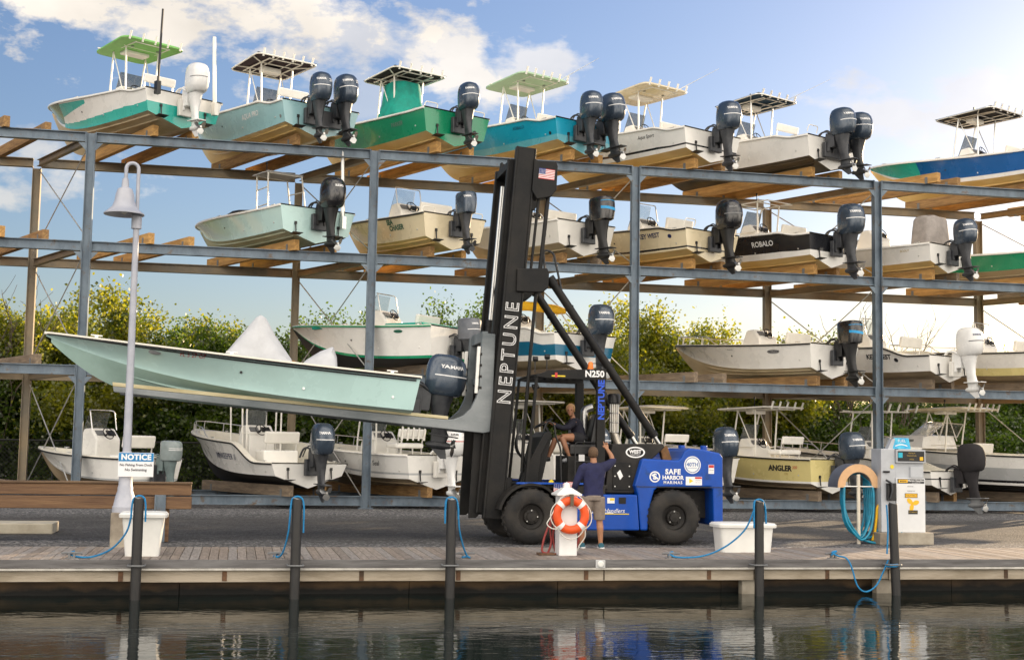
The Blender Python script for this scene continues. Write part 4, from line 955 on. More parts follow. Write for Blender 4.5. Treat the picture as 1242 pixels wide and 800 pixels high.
for s_, y0 in ((1, 24.26), (-1, 25.98)):
    m = MB(); m.prism([(5.36,7.22),(5.45,7.18),(5.79,7.19),(5.82,7.1),(5.80,6.64),(5.70,6.50),(5.42,6.44),(5.32,6.6)], y0 - .02*s_, y0 + s_*.26); hb = fb(m, 'mast_head_bracket', BLACKM, bevel=.015)
    m = MB(); m.prism([(5.06,5.10),(5.64,5.13),(5.68,5.05),(5.67,4.76),(5.55,4.66),(5.05,4.66)], y0 - .025*s_, y0 + s_*.3); fb(m, 'tilt_bracket', BLACKM, bevel=.02)
    for x_ in (5.38, 5.56):
        m = MB(); m.tube([(x_ + .1, y0 + s_*.1, 6.5), (x_ - .04, y0 + s_*.1, 5.05)], .04 if x_ > 5.5 else .028, 10); fb(m, 'hydraulic_pipe', BLACKM, smooth=40)
    m = MB(); m.tube([(5.46, y0 + s_*.12, 4.7), (5.36, y0 + s_*.12, 3.4), (5.27, y0 + s_*.12, 2.1), (5.24, y0 + s_*.12, 1.3)], .034, 8); fb(m, 'hydraulic_pipe', BLACKM, smooth=40)
    a, b, c = V((5.74, y0 + s_*.1, 4.92)), V((7.80, y0 + s_*.1, 2.02)), V((7.99, y0 + s_*.1, 1.74)); dr = (b - a).normalized()
    m = MB(); m.tube([a, b], .078, 16); m.tube([b - dr*.05, b + dr*.03], .09, 16); m.tube([a - dr*.06, a + dr*.12], .095, 14); m.tube([a + dr*.62, a + dr*.66], .088, 14)
    tcl = fb(m, 'tilt_cylinder', BLACKM, smooth=40)
    m = MB(); m.tube([b, c], .042, 12); fb(m, 'piston_rod', CHROME, tcl, smooth=40)
    m = MB(); m.prism([(7.9,1.8),(8.06,1.82),(8.16,1.55),(7.98,1.52)], y0 + .04*s_, y0 + .18*s_); fb(m, 'cylinder_clevis', RUSTO, bevel=.015)
m = MB(); m.tube(fillet([(5.62,24.36,5.1),(5.58,24.36,5.5),(5.78,24.34,5.45),(5.95,24.34,4.7)], .25), .022, 7); fb(m, 'hydraulic_hose', BLACK, smooth=60)
for k in range(3):
    m = MB(); m.tube(fillet([(5.18+.03*k,24.42+.1*k,2.2),(5.12,24.4+.1*k,1.7),(5.34+.03*k,24.38+.1*k,1.45),(5.24,24.45+.1*k,1.1)], .2), .02, 6); fb(m, 'hydraulic_hose', BLACK, smooth=60)
RW = [mat('flag_red', (.5,.02,.03), .5), mat('flag_white', (.78,.78,.78), .5), mat('flag_blue', (.02,.04,.2), .5)]
def flag(o, r, u, w_, h_, wave=0):
    m = MB(); F = frame(o, r, u)
    def P(x, y, d): return F @ V((x, y + wave * sin(x / w_ * 6.3), d))
    n_ = 12
    for i in range(13):
        m.mi = 0 if i % 2 == 0 else 1
        for j in range(n_):
            x0_, x1_ = -w_/2 + w_*j/n_, -w_/2 + w_*(j+1)/n_; y0_, y1_ = -h_/2 + h_*i/13, -h_/2 + h_*(i+1)/13
            m.add([P(x0_,y0_,0),P(x1_,y0_,0),P(x1_,y1_,0),P(x0_,y1_,0)], [(0,1,2,3)])
    m.mi = 2
    for j in range(5):
        x0_, x1_ = -w_/2 + w_*.42*j/5, -w_/2 + w_*.42*(j+1)/5; y0_, y1_ = -h_/2 + h_*6/13, h_/2
        m.add([P(x0_,y0_,.003),P(x1_,y0_,.003),P(x1_,y1_,.003),P(x0_,y1_,.003)], [(0,1,2,3)])
    m.mi = 1
    for a in range(4):
        for b in range(5):
            x_, y_ = -w_/2 + w_*.42*(b+.5)/5, -h_/2 + h_*(6.5/13) + h_*(6.2/13)*(a+.3)/4; q_ = h_*.022
            m.add([P(x_-q_,y_-q_,.006),P(x_+q_,y_-q_,.006),P(x_+q_,y_+q_,.006),P(x_-q_,y_+q_,.006)], [(0,1,2,3)])
    return m
fb(flag(V((5.60,24.232,6.93)), (1,0,-.08), (.0,0,1), .31, .2), 'flag_sticker', RW, fix=False)
# carriage and forks
for s_, y0 in ((1, 24.42), (-1, 25.9)):
    m = MB(); poly = [(-2.19,2.70),(-2.17,2.60),(4.5,2.0),(4.62,2.02),(4.66,2.12),(4.70,3.86),(4.45,3.88),(4.41,2.86),(4.36,2.66),(4.26,2.45),(4.12,2.32),(3.95,2.25),(3.80,2.235)]
    m.prism(poly, y0, y0 + s_*.15); f_ = fb(m, 'fork', FORKM, bevel=.012)
    m = MB(); m.prism([(-2.2,2.775),(-2.19,2.705),(3.83,2.24),(3.83,2.30)], y0 + s_*.005, y0 + s_*.145); fb(m, 'fork_plank', mat('pale_plank', (.42,.36,.2), .8, 0, col2=(.62,.55,.36), scale=2, bump=.3, stretch=(.6,6,6)), f_, bevel=.006)
    m = MB(); m.prism([(4.325,2.74),(4.385,2.74),(4.425,3.62),(4.365,3.62)], y0 + s_*.02, y0 + s_*.09); fb(m, 'fork_pad', WHITE, f_, bevel=.008)
    for k in range(4):
        m = MB(); m.span((4.385+.012*k, y0 + s_*.0 - .003*s_, 2.82+.21*k), (4.45, y0 + s_*.1, 2.87+.21*k)); fb(m, 'pad_bracket', DIRTY, f_)
    m = MB(); m.prism([(4.36,2.05),(4.68,2.05),(4.66,.66),(4.42,.42),(4.28,.42)], y0 + s_*.18, y0 + s_*.23); fb(m, 'carriage_plate', BLACKM, bevel=.01)
    m = MB(); m.prism([(4.46,2.0),(4.72,2.0),(4.86,3.9),(4.6,3.9)], y0 + s_*.17, y0 + s_*.22); fb(m, 'carriage_plate', BLACKM, bevel=.01)
    for k in range(3):
        m = MB(); m.tube([(4.56 + .08*k*0 + .0745*k*.6, y0 + s_*.23, 2.2 + .6*k), (4.56 + .0745*k*.6, y0 + s_*.3, 2.2 + .6*k)], .09, 14); fb(m, 'carriage_roller', DIRTY, smooth=40)
for z0, z1, x0_ in ((3.72,3.92,4.47),(2.1,2.32,4.45),(2.95,3.08,4.5)):
    m = MB(); m.span((x0_,24.58,z0),(x0_+.12,25.74,z1)); fb(m, 'carriage_crossbar', FORKM, bevel=.01)
# wheels
def wheel(xc, y0, s_, wd=.42, r=.505):
    m = MB(); prof = [(.25,.02),(.30,.0),(.36,-.004),(.44,.012),(r-.02,.05),(r,.1),(r,wd-.1),(r-.02,wd-.05),(.44,wd-.012),(.3,wd),(.25,wd-.02)]
    M = Matrix.Translation((xc, y0, r - .02)) @ Matrix.Rotation(-pi/2 * s_, 4, 'X')
    m.lathe(prof, 48, M, cap=False)
    for k in range(26):
        a = 2*pi*k/26
        for (z0, z1, da) in ((.075, .2, .05), (wd-.2, wd-.075, -.05)):
            c_ = M @ V(((r+.004)*cos(a+da), (r+.004)*sin(a+da), (z0+z1)/2)); rt = M.to_3x3() @ V((cos(a+da), sin(a+da), 0)); up = M.to_3x3() @ V((0,0,1))
            m.bar(c_ - up*(z1-z0)/2, c_ + up*(z1-z0)/2, .05, .02, up=rt)
    w_ = fb(m, 'wheel', RUBBER, smooth=35)
    m = MB(); m.lathe([(.255,.03),(.235,.035),(.22,.09),(.15,.11),(.13,.06),(.09,.055),(.085,.02),(.0,.015)], 32, M, cap=False); rm = fb(m, 'rim', DIRTY, w_, smooth=35)
    for k in range(8):
        a = 2*pi*k/8; m = MB(); m.tube([M @ V((.115*cos(a), .115*sin(a), .065)), M @ V((.115*cos(a), .115*sin(a), .035))], .014, 6); fb(m, 'lug_nut', CHROME if k % 3 == 0 else DIRTY, rm)
for xc in (5.33, 8.07):
    wheel(xc, 23.86, 1); wheel(xc, 26.3, -1)
m = MB(); m.tube([(5.33,24.2,.48),(5.33,25.95,.48)], .14, 14); fb(m, 'front_axle', DIRTY); m = MB(); m.tube([(8.07,24.2,.48),(8.07,25.95,.48)], .13, 14); fb(m, 'rear_axle', DIRTY)
# chassis
m = MB(); m.span((5.75,24.32,.3),(7.5,25.85,1.0)); m.span((4.95,24.45,.62),(5.75,25.72,1.02)); m.span((7.5,24.4,.45),(8.95,25.8,.98)); fb(m, 'chassis_frame', DIRTY, bevel=.02)
for s_, y0 in ((1, 23.95), (-1, 26.22)):
    m = MB(); m.prism([(6.02,.9),(7.36,.9),(7.41,.24),(6.1,.24),(6.02,.34)], y0, y0 + s_*.36); bl = fb(m, 'side_tank', BLUE, bevel=.025)
    m = MB(); a = arc((5.33,0,.48), .62, R(18), R(168), 18); b = arc((5.33,0,.48), .57, R(18), R(168), 18); m.prism([(p.x,p.z) for p in a] + [(p.x,p.z) for p in reversed(b)], y0 - .02*s_, y0 + s_*.42); fb(m, 'front_fender', DIRTY, bevel=.006)
    m = MB(); m.span((5.05, y0 - .02*s_, 1.075), (6.42, y0 + .06*s_, 1.11)); fb(m, 'fender_strip', BLUE, bevel=.006)
    m = MB(); m.span((6.0, y0 + .02*s_, .9), (6.75, y0 + .4*s_, 1.06)); fb(m, 'step', DIRTY, bevel=.01)
m = MB(); m.span((5.1,24.0,1.0),(6.8,26.15,1.072)); fb(m, 'floor_plate', DIRTY, bevel=.01)
cwp = [(7.43,.24),(7.37,.9),(7.31,1.07),(7.45,1.55),(7.5,1.575),(8.16,1.55),(8.22,1.6),(8.28,1.72),(8.38,1.785),(8.66,1.765),(8.99,1.70),(9.05,1.62),(9.06,.34),(8.87,.33),(8.85,1.0),(8.8,1.06),(7.76,1.04),(7.69,.98),(7.62,.72),(7.57,.24)]
m = MB(); m.prism(cwp, 23.95, 26.2); cw = fb(m, 'counterweight', BLUE, bevel=.03)
m = MB(); m.span((7.34,23.943,1.045),(9.056,23.95,1.06)); fb(m, 'panel_seam', BLACK, cw)
for x_ in (8.45, 8.9):
    m = MB(); m.tube([(x_,24.6,1.7),(x_,24.6,1.84)], .07, 12); fb(m, 'lifting_lug', BLUE, cw, bevel=.01)
m = MB(); m.prism([(6.78,.92),(6.86,1.6),(6.92,1.84),(7.9,1.86),(7.95,1.8),(7.62,1.5),(7.34,.92)], 24.1, 25.95); hd = fb(m, 'engine_hood', DIRTY, bevel=.02)
m = MB(); m.span((6.92,24.085,.98),(7.28,24.1,1.5)); fb(m, 'access_panel', BLACKM, hd, bevel=.008)
for k in range(6):
    m = MB(); m.tube([(6.96+.28*(k%2), 24.083, 1.05+.19*(k//2)), (6.96+.28*(k%2), 24.07, 1.05+.19*(k//2))], .014, 6); fb(m, 'panel_bolt', CHROME, hd)
m = MB(); m.v = [V((7.36+.19*cos(2*pi*i/28), 24.094, 1.69+.105*sin(2*pi*i/28))) for i in range(28)] + [V((7.36+.16*cos(2*pi*i/28), 24.094, 1.69+.08*sin(2*pi*i/28))) for i in range(28)]
m.f = [(i, (i+1)%28, 28+(i+1)%28, 28+i) for i in range(28)]; m.m = [0]*28; text(m, 'WEST', .09, frame(V((7.36,24.094,1.7)), (1,0,0), (0,0,1)), bold=.004); text(m, 'EQUIPMENT', .035, frame(V((7.36,24.094,1.645)), (1,0,0), (0,0,1))); fb(m, 'oval_badge', LIT['white'], hd, fix=False)
m = MB(); m.prism([(7.0,1.3),(7.06,1.36),(7.12,1.24),(7.06,1.17)], 24.08, 24.083); fb(m, 'hood_sticker', LIT['white'], hd)
# stickers on the counterweight
FN = lambda x, z, y_=23.946: frame(V((x, y_, z)), (1,0,0), (0,0,1))
def ringd(mb, x, z, r0, r1, y_, n=32):
    b = len(mb.v); mb.v += [V((x+r1*cos(2*pi*i/n), y_, z+r1*sin(2*pi*i/n))) for i in range(n)] + [V((x+r0*cos(2*pi*i/n), y_, z+r0*sin(2*pi*i/n))) for i in range(n)]
    for i in range(n): mb.f.append((b+i, b+(i+1)%n, b+n+(i+1)%n, b+n+i)); mb.m.append(mb.mi)
m = MB(); text(m, 'SAFE', .13, FN(8.055,1.335), bold=.006, space=1.15); text(m, 'HARBOR', .105, FN(8.055,1.225), bold=.004, space=1.0); text(m, 'MARINAS', .075, FN(8.055,1.135), bold=.002, space=1.25)
fb(m, 'lettering', LIT['white'], cw, fix=False)
m = MB(); ringd(m, 7.70, 1.24, .08, .105, 23.946); text(m, 'S', .15, FN(7.70,1.24), bold=.008); m.add([(7.63,23.945,1.265),(7.65,23.945,1.29),(7.77,23.945,1.215),(7.75,23.945,1.19)], [(0,1,2,3)]); fb(m, 'logo', LIT['white'], cw, fix=False)
m = MB(); ringd(m, 8.44, 1.47, 0.001, .165, 23.9465); sl = fb(m, 'round_seal', LIT['white'], cw, fix=False)
m = MB(); ringd(m, 8.44, 1.47, .13, .142, 23.945); text(m, '40TH', .1, FN(8.44,1.475,23.945), bold=.003); text(m, 'ANNIVERSARY', .03, FN(8.44,1.41,23.945)); ringd(m, 8.44, 1.47, .145, .148, 23.945); fb(m, 'seal_print', mat('seal_blue_print', (.1,.18,.4), .5), sl, fix=False)
YEL = mat('caution_yellow', (.75,.55,.02), .5)
m = MB(); m.span((8.31,23.9455,1.09),(8.63,23.9495,1.25)); lb = fb(m, 'caution_label', LIT['white'], cw)
m = MB(); ringd(m, 8.405, 1.17, .001, .055, 23.9445, 3); fb(m, 'caution_symbol', YEL, lb, fix=False); m = MB(); m.span((8.49,23.944,1.21),(8.625,23.945,1.245)); fb(m, 'caution_band', LIT['red'], lb)
m = MB(); text(m, 'CAUTION', .026, FN(8.555,1.18,23.944)); text(m, 'KEEP CLEAR', .02, FN(8.555,1.14,23.944)); fb(m, 'lettering', LIT['black'], lb, fix=False)
m = MB(); m.span((8.76,23.9455,1.31),(8.87,23.9495,1.48)); lb = fb(m, 'warning_label', LIT['white'], cw); m = MB(); m.span((8.765,23.944,1.42),(8.865,23.945,1.475)); fb(m, 'warning_band', LIT['red'], lb); m = MB(); text(m, 'DANGER', .024, FN(8.815,1.38,23.944)); text(m, 'STAND BACK', .015, FN(8.815,1.345,23.944)); fb(m, 'lettering', LIT['black'], lb, fix=False)
m = MB(); m.span((6.78,23.9455,.74),(6.92,23.9495,.84)); lb = fb(m, 'yellow_label', LIT['white'], bl); m = MB(); m.span((6.83,23.944,.79),(6.915,23.945,.835)); fb(m, 'label_band', YEL, lb)
m = MB(); m.span((7.0,23.9455,.73),(7.14,23.9495,.85)); fb(m, 'filler_hatch', BLACKM, bl)
m = MB(); text(m, 'MarineHandlers', .11, FN(6.76,.60), shear=.3); m.span((6.45,23.944,.555),(6.9,23.945,.568)); fb(m, 'lettering', LIT['white'], bl, fix=False)
m = MB(); m.span((6.72,23.944,.535),(7.2,23.945,.552)); fb(m, 'yellow_stripe', YEL, bl)
fb(flag(V((5.95,23.90,1.03)), (1,0,0), (0,0,1), .42, .16, wave=.02), 'flag_sticker', RW, fix=False)
m = MB(); m.lathe([(.05,0),(.05,.02),(.02,.045),(0,.05)], 14, Matrix.Translation((5.72,24.02,1.11))); fb(m, 'marker_lamp', YEL, smooth=40)
# cab
m = MB()
for s_, y0 in ((1,24.1),(-1,25.85)):
    m.prism([(5.39,3.07),(5.65,3.19),(6.78,3.25),(6.78,3.03),(5.66,3.04)], y0, y0 + s_*.07)
for k in range(8): m.span((5.66+.15*k,24.17,3.12),(5.72+.15*k,25.78,3.17))
m.span((5.45,24.17,3.06),(5.52,25.78,3.12)); gd = fb(m, 'overhead_guard', BLACKM, bevel=.008)
for y0 in (24.1, 25.7):
    m = MB(); m.span((6.61,y0,1.0),(6.77,y0+.13,3.04)); po = fb(m, 'guard_post', BLACKM, bevel=.012)
    if y0 < 25:
        t = MB(); text(t, 'NEPTUNE', .17, frame(V((6.69,y0-.004,2.66)), (0,0,1), (-1,0,0)), bold=.006); fb(t, 'lettering', mat('bright_blue_lettering', (.01,.08,.6), .4), po, fix=False)
    m = MB(); m.bar((5.45,y0+.06,3.08),(5.28,y0+.06,1.1),.05,.05); fb(m, 'front_stay', BLACKM)
t = MB(); text(t, 'N250', .165, frame(V((6.55,24.094,3.14)), (1,0,0), (0,0,1)), bold=.006); fb(t, 'lettering', LIT['white'], gd, fix=False)
m = MB(); m.span((5.72,24.092,3.075),(5.98,24.099,3.10)); fb(m, 'sticker', YEL, gd); m = MB(); m.span((5.78,24.09,3.06),(5.83,24.098,3.15)); fb(m, 'sticker', LIT['red'], gd)
ORG = mat('amber_beacon_lens', (.85,.2,.01), .25, 0, spec=.6)
m = MB(); m.lathe([(.06,0),(.06,.04),(.05,.05),(.05,.12),(.03,.15),(0,.155)], 16, Matrix.Translation((6.55,24.4,3.24))); fb(m, 'beacon', ORG, smooth=40)
for (x_, z_, y_) in ((5.66,3.2,24.25),(5.42,3.15,24.2)):
    m = MB(); m.tube([(x_,y_,z_),(x_,y_,z_+.22)], .012, 6); m.tube([(x_-.04,y_,z_+.25),(x_+.05,y_,z_+.25)], .05, 12); fb(m, 'work_lamp', BLACK, bevel=.004)
m = MB(); m.tube([(5.44,24.25,3.06),(5.44,24.25,2.92)], .012, 6); m.tube([(5.4,24.25,2.86),(5.5,24.25,2.9)], [.07,.05], 14); fb(m, 'work_lamp', BLACK, smooth=40)
m = MB(); m.prism([(5.2,1.07),(5.3,1.42),(5.62,2.02),(5.74,2.06),(5.74,1.95),(5.56,1.6),(5.5,1.07)], 24.2, 24.32); fb(m, 'dash_cowl', BLACKM, bevel=.012)
m = MB(); m.prism([(5.4,1.07),(5.62,1.95),(5.76,2.06),(5.8,1.98),(5.6,1.07)], 24.32, 25.5); fb(m, 'dash_panel', BLACKM, bevel=.012)
m = MB(); tl = Matrix.Translation((5.78,24.85,2.16)) @ Matrix.Rotation(R(-28), 4, 'Y'); m.tube([tl @ V((.19*cos(2*pi*i/22), .19*sin(2*pi*i/22), .06)) for i in range(22)], .016, 7, closed=True)
for k in range(3): m.tube([tl @ V((0,0,.03)), tl @ V((.19*cos(2*pi*k/3),.19*sin(2*pi*k/3),.06))], .012, 6)
m.tube([tl @ V((0,0,.03)), tl @ V((0,0,-.25))], .035, 10); fb(m, 'steering_wheel', BLACK, smooth=50)
m = MB(); m.tube(fillet([(5.62,24.3,2.05),(5.7,24.3,2.26),(5.83,24.3,2.2),(5.86,24.3,1.95),(5.96,24.3,1.75),(5.98,24.3,1.08)], .1), .018, 7); fb(m, 'grab_rail', BLACK, smooth=60)
m = MB(); m.span((6.15,24.5,1.07),(6.78,25.5,1.6)); fb(m, 'seat_box', DIRTY, bevel=.02)
m = MB(); m.span((6.2,24.55,1.6),(6.75,25.2,1.83)); st = fb(m, 'seat', BLACK, bevel=.05); m = MB(); m.box((6.74,24.88,2.1),(.14,.5,.62), rot=(0,R(10),0)); fb(m, 'seat_backrest', BLACK, st, bevel=.05)
m = MB(); m.tube(fillet([(6.22,24.2,1.08),(6.22,24.2,1.86),(6.6,24.2,1.86)], .06), .014, 6); m.tube([(6.22,24.2,1.5),(6.6,24.2,1.5)], .012, 6); fb(m, 'hip_rail', BLACK, smooth=60)
m = MB(); m.span((6.36,24.46,1.5),(6.47,24.49,1.63)); lb = fb(m, 'seat_label', LIT['white'])
m = MB(); m.tube([(6.36,24.3,1.35),(6.36,24.34,1.35)], .05, 14); fb(m, 'round_gauge', LIT['white'])
# exhaust and air intake
m = MB(); m.tube(fillet([(7.26,24.62,1.6),(7.2,24.62,1.75),(7.09,24.62,2.05),(7.085,24.62,2.1)], .1), .075, 14); m.tube([(7.085,24.62,2.06),(7.085,24.62,2.62)], .062, 14)
ex = fb(m, 'exhaust_stack', mat('heat_shield_steel', (.5,.46,.4), .35, .9, var=.2, scale=12), smooth=40)
m = MB(); n_ = 14
for k in range(n_):
    a = 2*pi*k/n_; m.tube([(7.085+.088*cos(a),24.62+.088*sin(a),2.06),(7.085+.088*cos(a),24.62+.088*sin(a),2.62)], .008, 5)
for z_ in (2.06,2.25,2.43,2.62): m.tube([(7.085+.09*cos(2*pi*i/20),24.62+.09*sin(2*pi*i/20),z_) for i in range(20)], .01, 5, closed=True)
fb(m, 'heat_guard', CHROME, ex, smooth=50)
m = MB(); m.lathe([(.09,0),(.12,.02),(.125,.16),(.1,.2),(0,.21)], 18, Matrix.Translation((7.085,24.62,2.6))); fb(m, 'rain_cap', BLACK, ex, smooth=40)
m = MB(); m.tube(fillet([(6.62,25.1,1.86),(6.62,25.1,2.5),(6.78,25.1,2.55)], .16, 7), .075, 14); fb(m, 'air_intake_pipe', CHROME, smooth=50)
m = MB(); m.tube([(6.45,25.55,2.0),(6.62,25.55,2.02)], .13, 16); fb(m, 'air_filter', GREY, smooth=40)

# ------------------------------------------------------------------ people
SKIN = mat('tanned_skin', (.36,.17,.09), .5, 0, var=.08, scale=6); SKIN2 = mat('tanned_skin_operator', (.33,.155,.085), .5, 0, var=.08, scale=6)
def ell(mb, c, r, M=None, n=14, m_=10):
    c = V(c); b = len(mb.v); rings = []
    for i in range(1, m_):
        th_ = pi*i/m_; rings.append([V((r[0]*sin(th_)*cos(2*pi*j/n), r[1]*sin(th_)*sin(2*pi*j/n), r[2]*cos(th_))) for j in range(n)])
    rings = [[(M @ p if M else p) + c for p in q] for q in rings]; mb.loft(rings)
def limb(mb, pts, rs, n=12): mb.tube(pts, rs, n)
def fleshy(mb, name, m, parent, vox=.009, it=5, M=None):
    o = mb.build(name, m, parent, smooth=180, M=M); r_ = o.modifiers.new('skin', 'REMESH'); r_.mode = 'VOXEL'; r_.voxel_size = vox; r_.use_smooth_shade = True
    s_ = o.modifiers.new('soft', 'SMOOTH'); s_.factor = .5; s_.iterations = it; return o
def hand(mb, wrist, d, up, side, curl=(.5,.6,.7,.8), spread=.016, s=1.0, thumb=1):
    w_, d, up, side = V(wrist), V(d).normalized(), V(up).normalized(), V(side).normalized()
    for k in range(4):                        # palm
        o = side * (k - 1.5) * .019 * s; limb(mb, [w_ + o*.6, w_ + d*.05*s + o, w_ + d*.085*s + o], [.017*s,.016*s,.0125*s], 8)
    for k in range(4):
        L_ = (.066,.076,.072,.056)[k] * s; p = w_ + d*.085*s + side*(k-1.5)*.0195*s; a = 0; pts = [p]; dd = d
        for j, f_ in enumerate((.45,.32,.23)):
            a += curl[k] * (.5 if j == 0 else 1.0); dd = d*cos(a) - up*sin(a) + side*(k-1.5)*.06; p = p + dd.normalized()*L_*f_; pts.append(p)
        limb(mb, pts, [.0105*s,.0098*s,.009*s,.0075*s], 8)
    t0 = w_ + d*.025*s - side*.03*s*thumb; limb(mb, [t0, t0 + d*.03*s - side*.03*s*thumb - up*.008, t0 + d*.058*s - side*.036*s*thumb - up*.016], [.0145*s,.012*s,.0085*s], 8)
def head(mb, c, fwd, s=1.0):
    c, f_ = V(c), V(fwd).normalized(); u = V((0,0,1)); r_ = f_.cross(u).normalized(); u = r_.cross(f_).normalized()
    M = Matrix((r_, f_, u)).transposed()
    ell(mb, c + u*.02*s, (.073*s,.093*s,.098*s), M); ell(mb, c - u*.045*s + f_*.022*s, (.056*s,.065*s,.07*s), M); ell(mb, c - u*.095*s + f_*.055*s, (.03*s,.028*s,.025*s), M)
    limb(mb, [c + f_*.085*s + u*.012*s, c + f_*.108*s - u*.02*s, c + f_*.096*s - u*.032*s], [.009*s,.015*s,.012*s], 8)
    for s_ in (1,-1):
        ell(mb, c + r_*s_*.075*s - u*.012*s - f_*.008*s, (.011*s,.02*s,.032*s), M, 8, 6); ell(mb, c + r_*s_*.032*s + u*.022*s + f_*.083*s, (.02*s,.012*s,.008*s), M, 8, 6)
    ell(mb, c - u*.06*s + f_*.083*s, (.024*s,.012*s,.009*s), M, 8, 6)
    return M, r_, f_, u
def face_bits(parent, c, r_, f_, u, s, M=None):
    for s_ in (1,-1):
        m = MB(); ell(m, V(c) + r_*s_*.032*s + u*.008*s + f_*.083*s, (.013*s,.013*s,.009*s), None, 8, 6); m.build('eye', mat('eye_dark', (.06,.04,.03), .2), parent, M=M)
    m = MB(); limb(m, [V(c) + r_*k*.022*s - u*(.058 + .004*abs(k))*s + f_*(.093 - .006*abs(k))*s for k in (-1,-.5,0,.5,1)], [.003*s,.006*s,.007*s,.006*s,.003*s], 8); m.build('mouth', mat('lips', (.35,.11,.09), .45), parent, M=M)
# the man on the dock, back to the water, right arm raised
MBASE = V((6.17, 22.72, 0)); man = thing('person', MBASE, 'man in navy long sleeve shirt and grey shorts standing with right arm raised', 'person'); TM = Matrix.Translation(-MBASE)
by = 22.72
m = MB(); hc = V((6.165, by + .01, 1.645))
Mh, r_, f_, u_ = head(m, hc, (.05,1,.08), 1.0)
limb(m, [(6.168,by-.01,1.58),(6.17,by-.02,1.50),(6.175,by-.01,1.42)], [.056,.06,.075])
limb(m, [(6.18,by,1.45),(6.18,by,1.25),(6.175,by,1.05),(6.17,by,.92)], [.085,.11,.105,.115], 16)
for p in ([(6.02,by,1.415),(6.36,by,1.425)],): limb(m, p, [.06,.06])
limb(m, [(6.38,by,1.42),(6.475,by+.05,1.475),(6.555,by+.1,1.53)], [.06,.052,.046]); limb(m, [(6.555,by+.1,1.53),(6.53,by+.14,1.64),(6.47,by+.19,1.745)], [.046,.042,.029])
hand(m, (6.47,by+.19,1.745), (-.25,.15,1), (0,1,0), (1,0,.25), (.1,1.1,1.2,1.2), thumb=1)
limb(m, [(5.99,by,1.40),(5.90,by+.02,1.24),(5.865,by+.04,1.12)], [.06,.052,.045]); limb(m, [(5.865,by+.04,1.12),(5.84,by+.12,.98),(5.83,by+.19,.88)], [.045,.04,.028])
hand(m, (5.83,by+.19,.88), (-.03,.35,-1), (.3,1,.2), (1,0,0), (.5,.55,.6,.6), thumb=1)
for (hx, kx, ky, ax_, ay) in ((6.27,6.30,.03,6.315,-.01),(6.07,6.03,.08,6.0,.10)):
    limb(m, [(hx,by,.9),(hx+(kx-hx)*.5,by+ky*.5,.7),(kx,by+ky,.48)], [.1,.085,.06]); limb(m, [(kx,by+ky,.48),(kx+(ax_-kx)*.35,by+ky-.03,.36),(ax_,by+ay,.09)], [.058,.062,.038]); limb(m, [(ax_,by+ay,.09),(ax_+.03,by+ay+.12,.04)], [.045,.04])
bd = fleshy(m, 'body', SKIN, man, M=TM)
face_bits(bd, hc, r_, f_, u_, 1.0, TM)
m = MB(); ell(m, hc + u_*.03 - f_*.012, (.079,.097,.1), Mh); hr_ = MB(); hr_.v = [v for v in m.v]; hr_.f = [q for q in m.f if sum(((m.v[i]-hc).dot(f_) < .055 - .3*min(0,(m.v[i]-hc).dot(u_)) and (m.v[i]-hc).dot(u_) > -.05) for i in q) >= 2 and sum((m.v[i]-hc).dot(u_) for i in q)/len(q) > -.06 + max(0, sum((m.v[i]-hc).dot(f_) for i in q)/len(q))*2.0]; hr_.m = [0]*len(hr_.f)
ho = hr_.build('hair', mat('short_brown_hair', (.07,.04,.022), .7, 0, col2=(.16,.09,.045), scale=60, bump=.6, bscale=120), man, smooth=180, M=TM); so_ = ho.modifiers.new('thick', 'SOLIDIFY'); so_.thickness = .012; so_.offset = 1
NAVYS = mat('navy_shirt', (.014,.016,.06), .85, 0, var=.2, scale=5, bump=.5, bscale=9)
m = MB(); limb(m, [(6.175,by,1.475),(6.18,by,1.42)], [.085,.12]); 
rings = []
for z_, a, b, cx_ in [(.885,.178,.135,6.175),(.95,.175,.13,6.175),(1.05,.17,.125,6.175),(1.2,.19,.13,6.18),(1.33,.21,.13,6.185),(1.41,.205,.12,6.185),(1.465,.17,.095,6.18),(1.50,.09,.075,6.178)]: rings.append([V((cx_ + sup(a,b,2*pi*j/24,2.4)[0] + .006*sin(j*2.3+z_*20), by + sup(a,b,2*pi*j/24,2.4)[1] + .006*cos(j*1.7+z_*15), z_)) for j in range(24)])
m.loft(rings); limb(m, [(6.33,by,1.41),(6.42,by+.02,1.445),(6.49,by+.055,1.485),(6.565,by+.105,1.54),(6.56,by+.11,1.57)], [.1,.09,.074,.062,.056]); limb(m, [(6.05,by,1.42),(5.98,by,1.385),(5.90,by+.02,1.22),(5.862,by+.04,1.11),(5.84,by+.11,.99),(5.832,by+.17,.91)], [.095,.088,.07,.06,.052,.046])
fleshy(m, 'shirt', NAVYS, man, .012, 3, TM)
m = MB(); limb(m, [(6.17,by,.93),(6.17,by,.84)], [.165,.16], 18)
for (hx, kx, ky) in ((6.27,6.295,.02),(6.075,6.04,.06)): limb(m, [(hx,by,.9),(hx+(kx-hx)*.5,by+ky*.4,.72),(kx,by+ky,.50)], [.118,.112,.10], 16)
fleshy(m, 'shorts', mat('grey_khaki_shorts', (.22,.18,.15), .9, 0, var=.2, scale=6, bump=.6, bscale=14), man, .012, 3, TM)
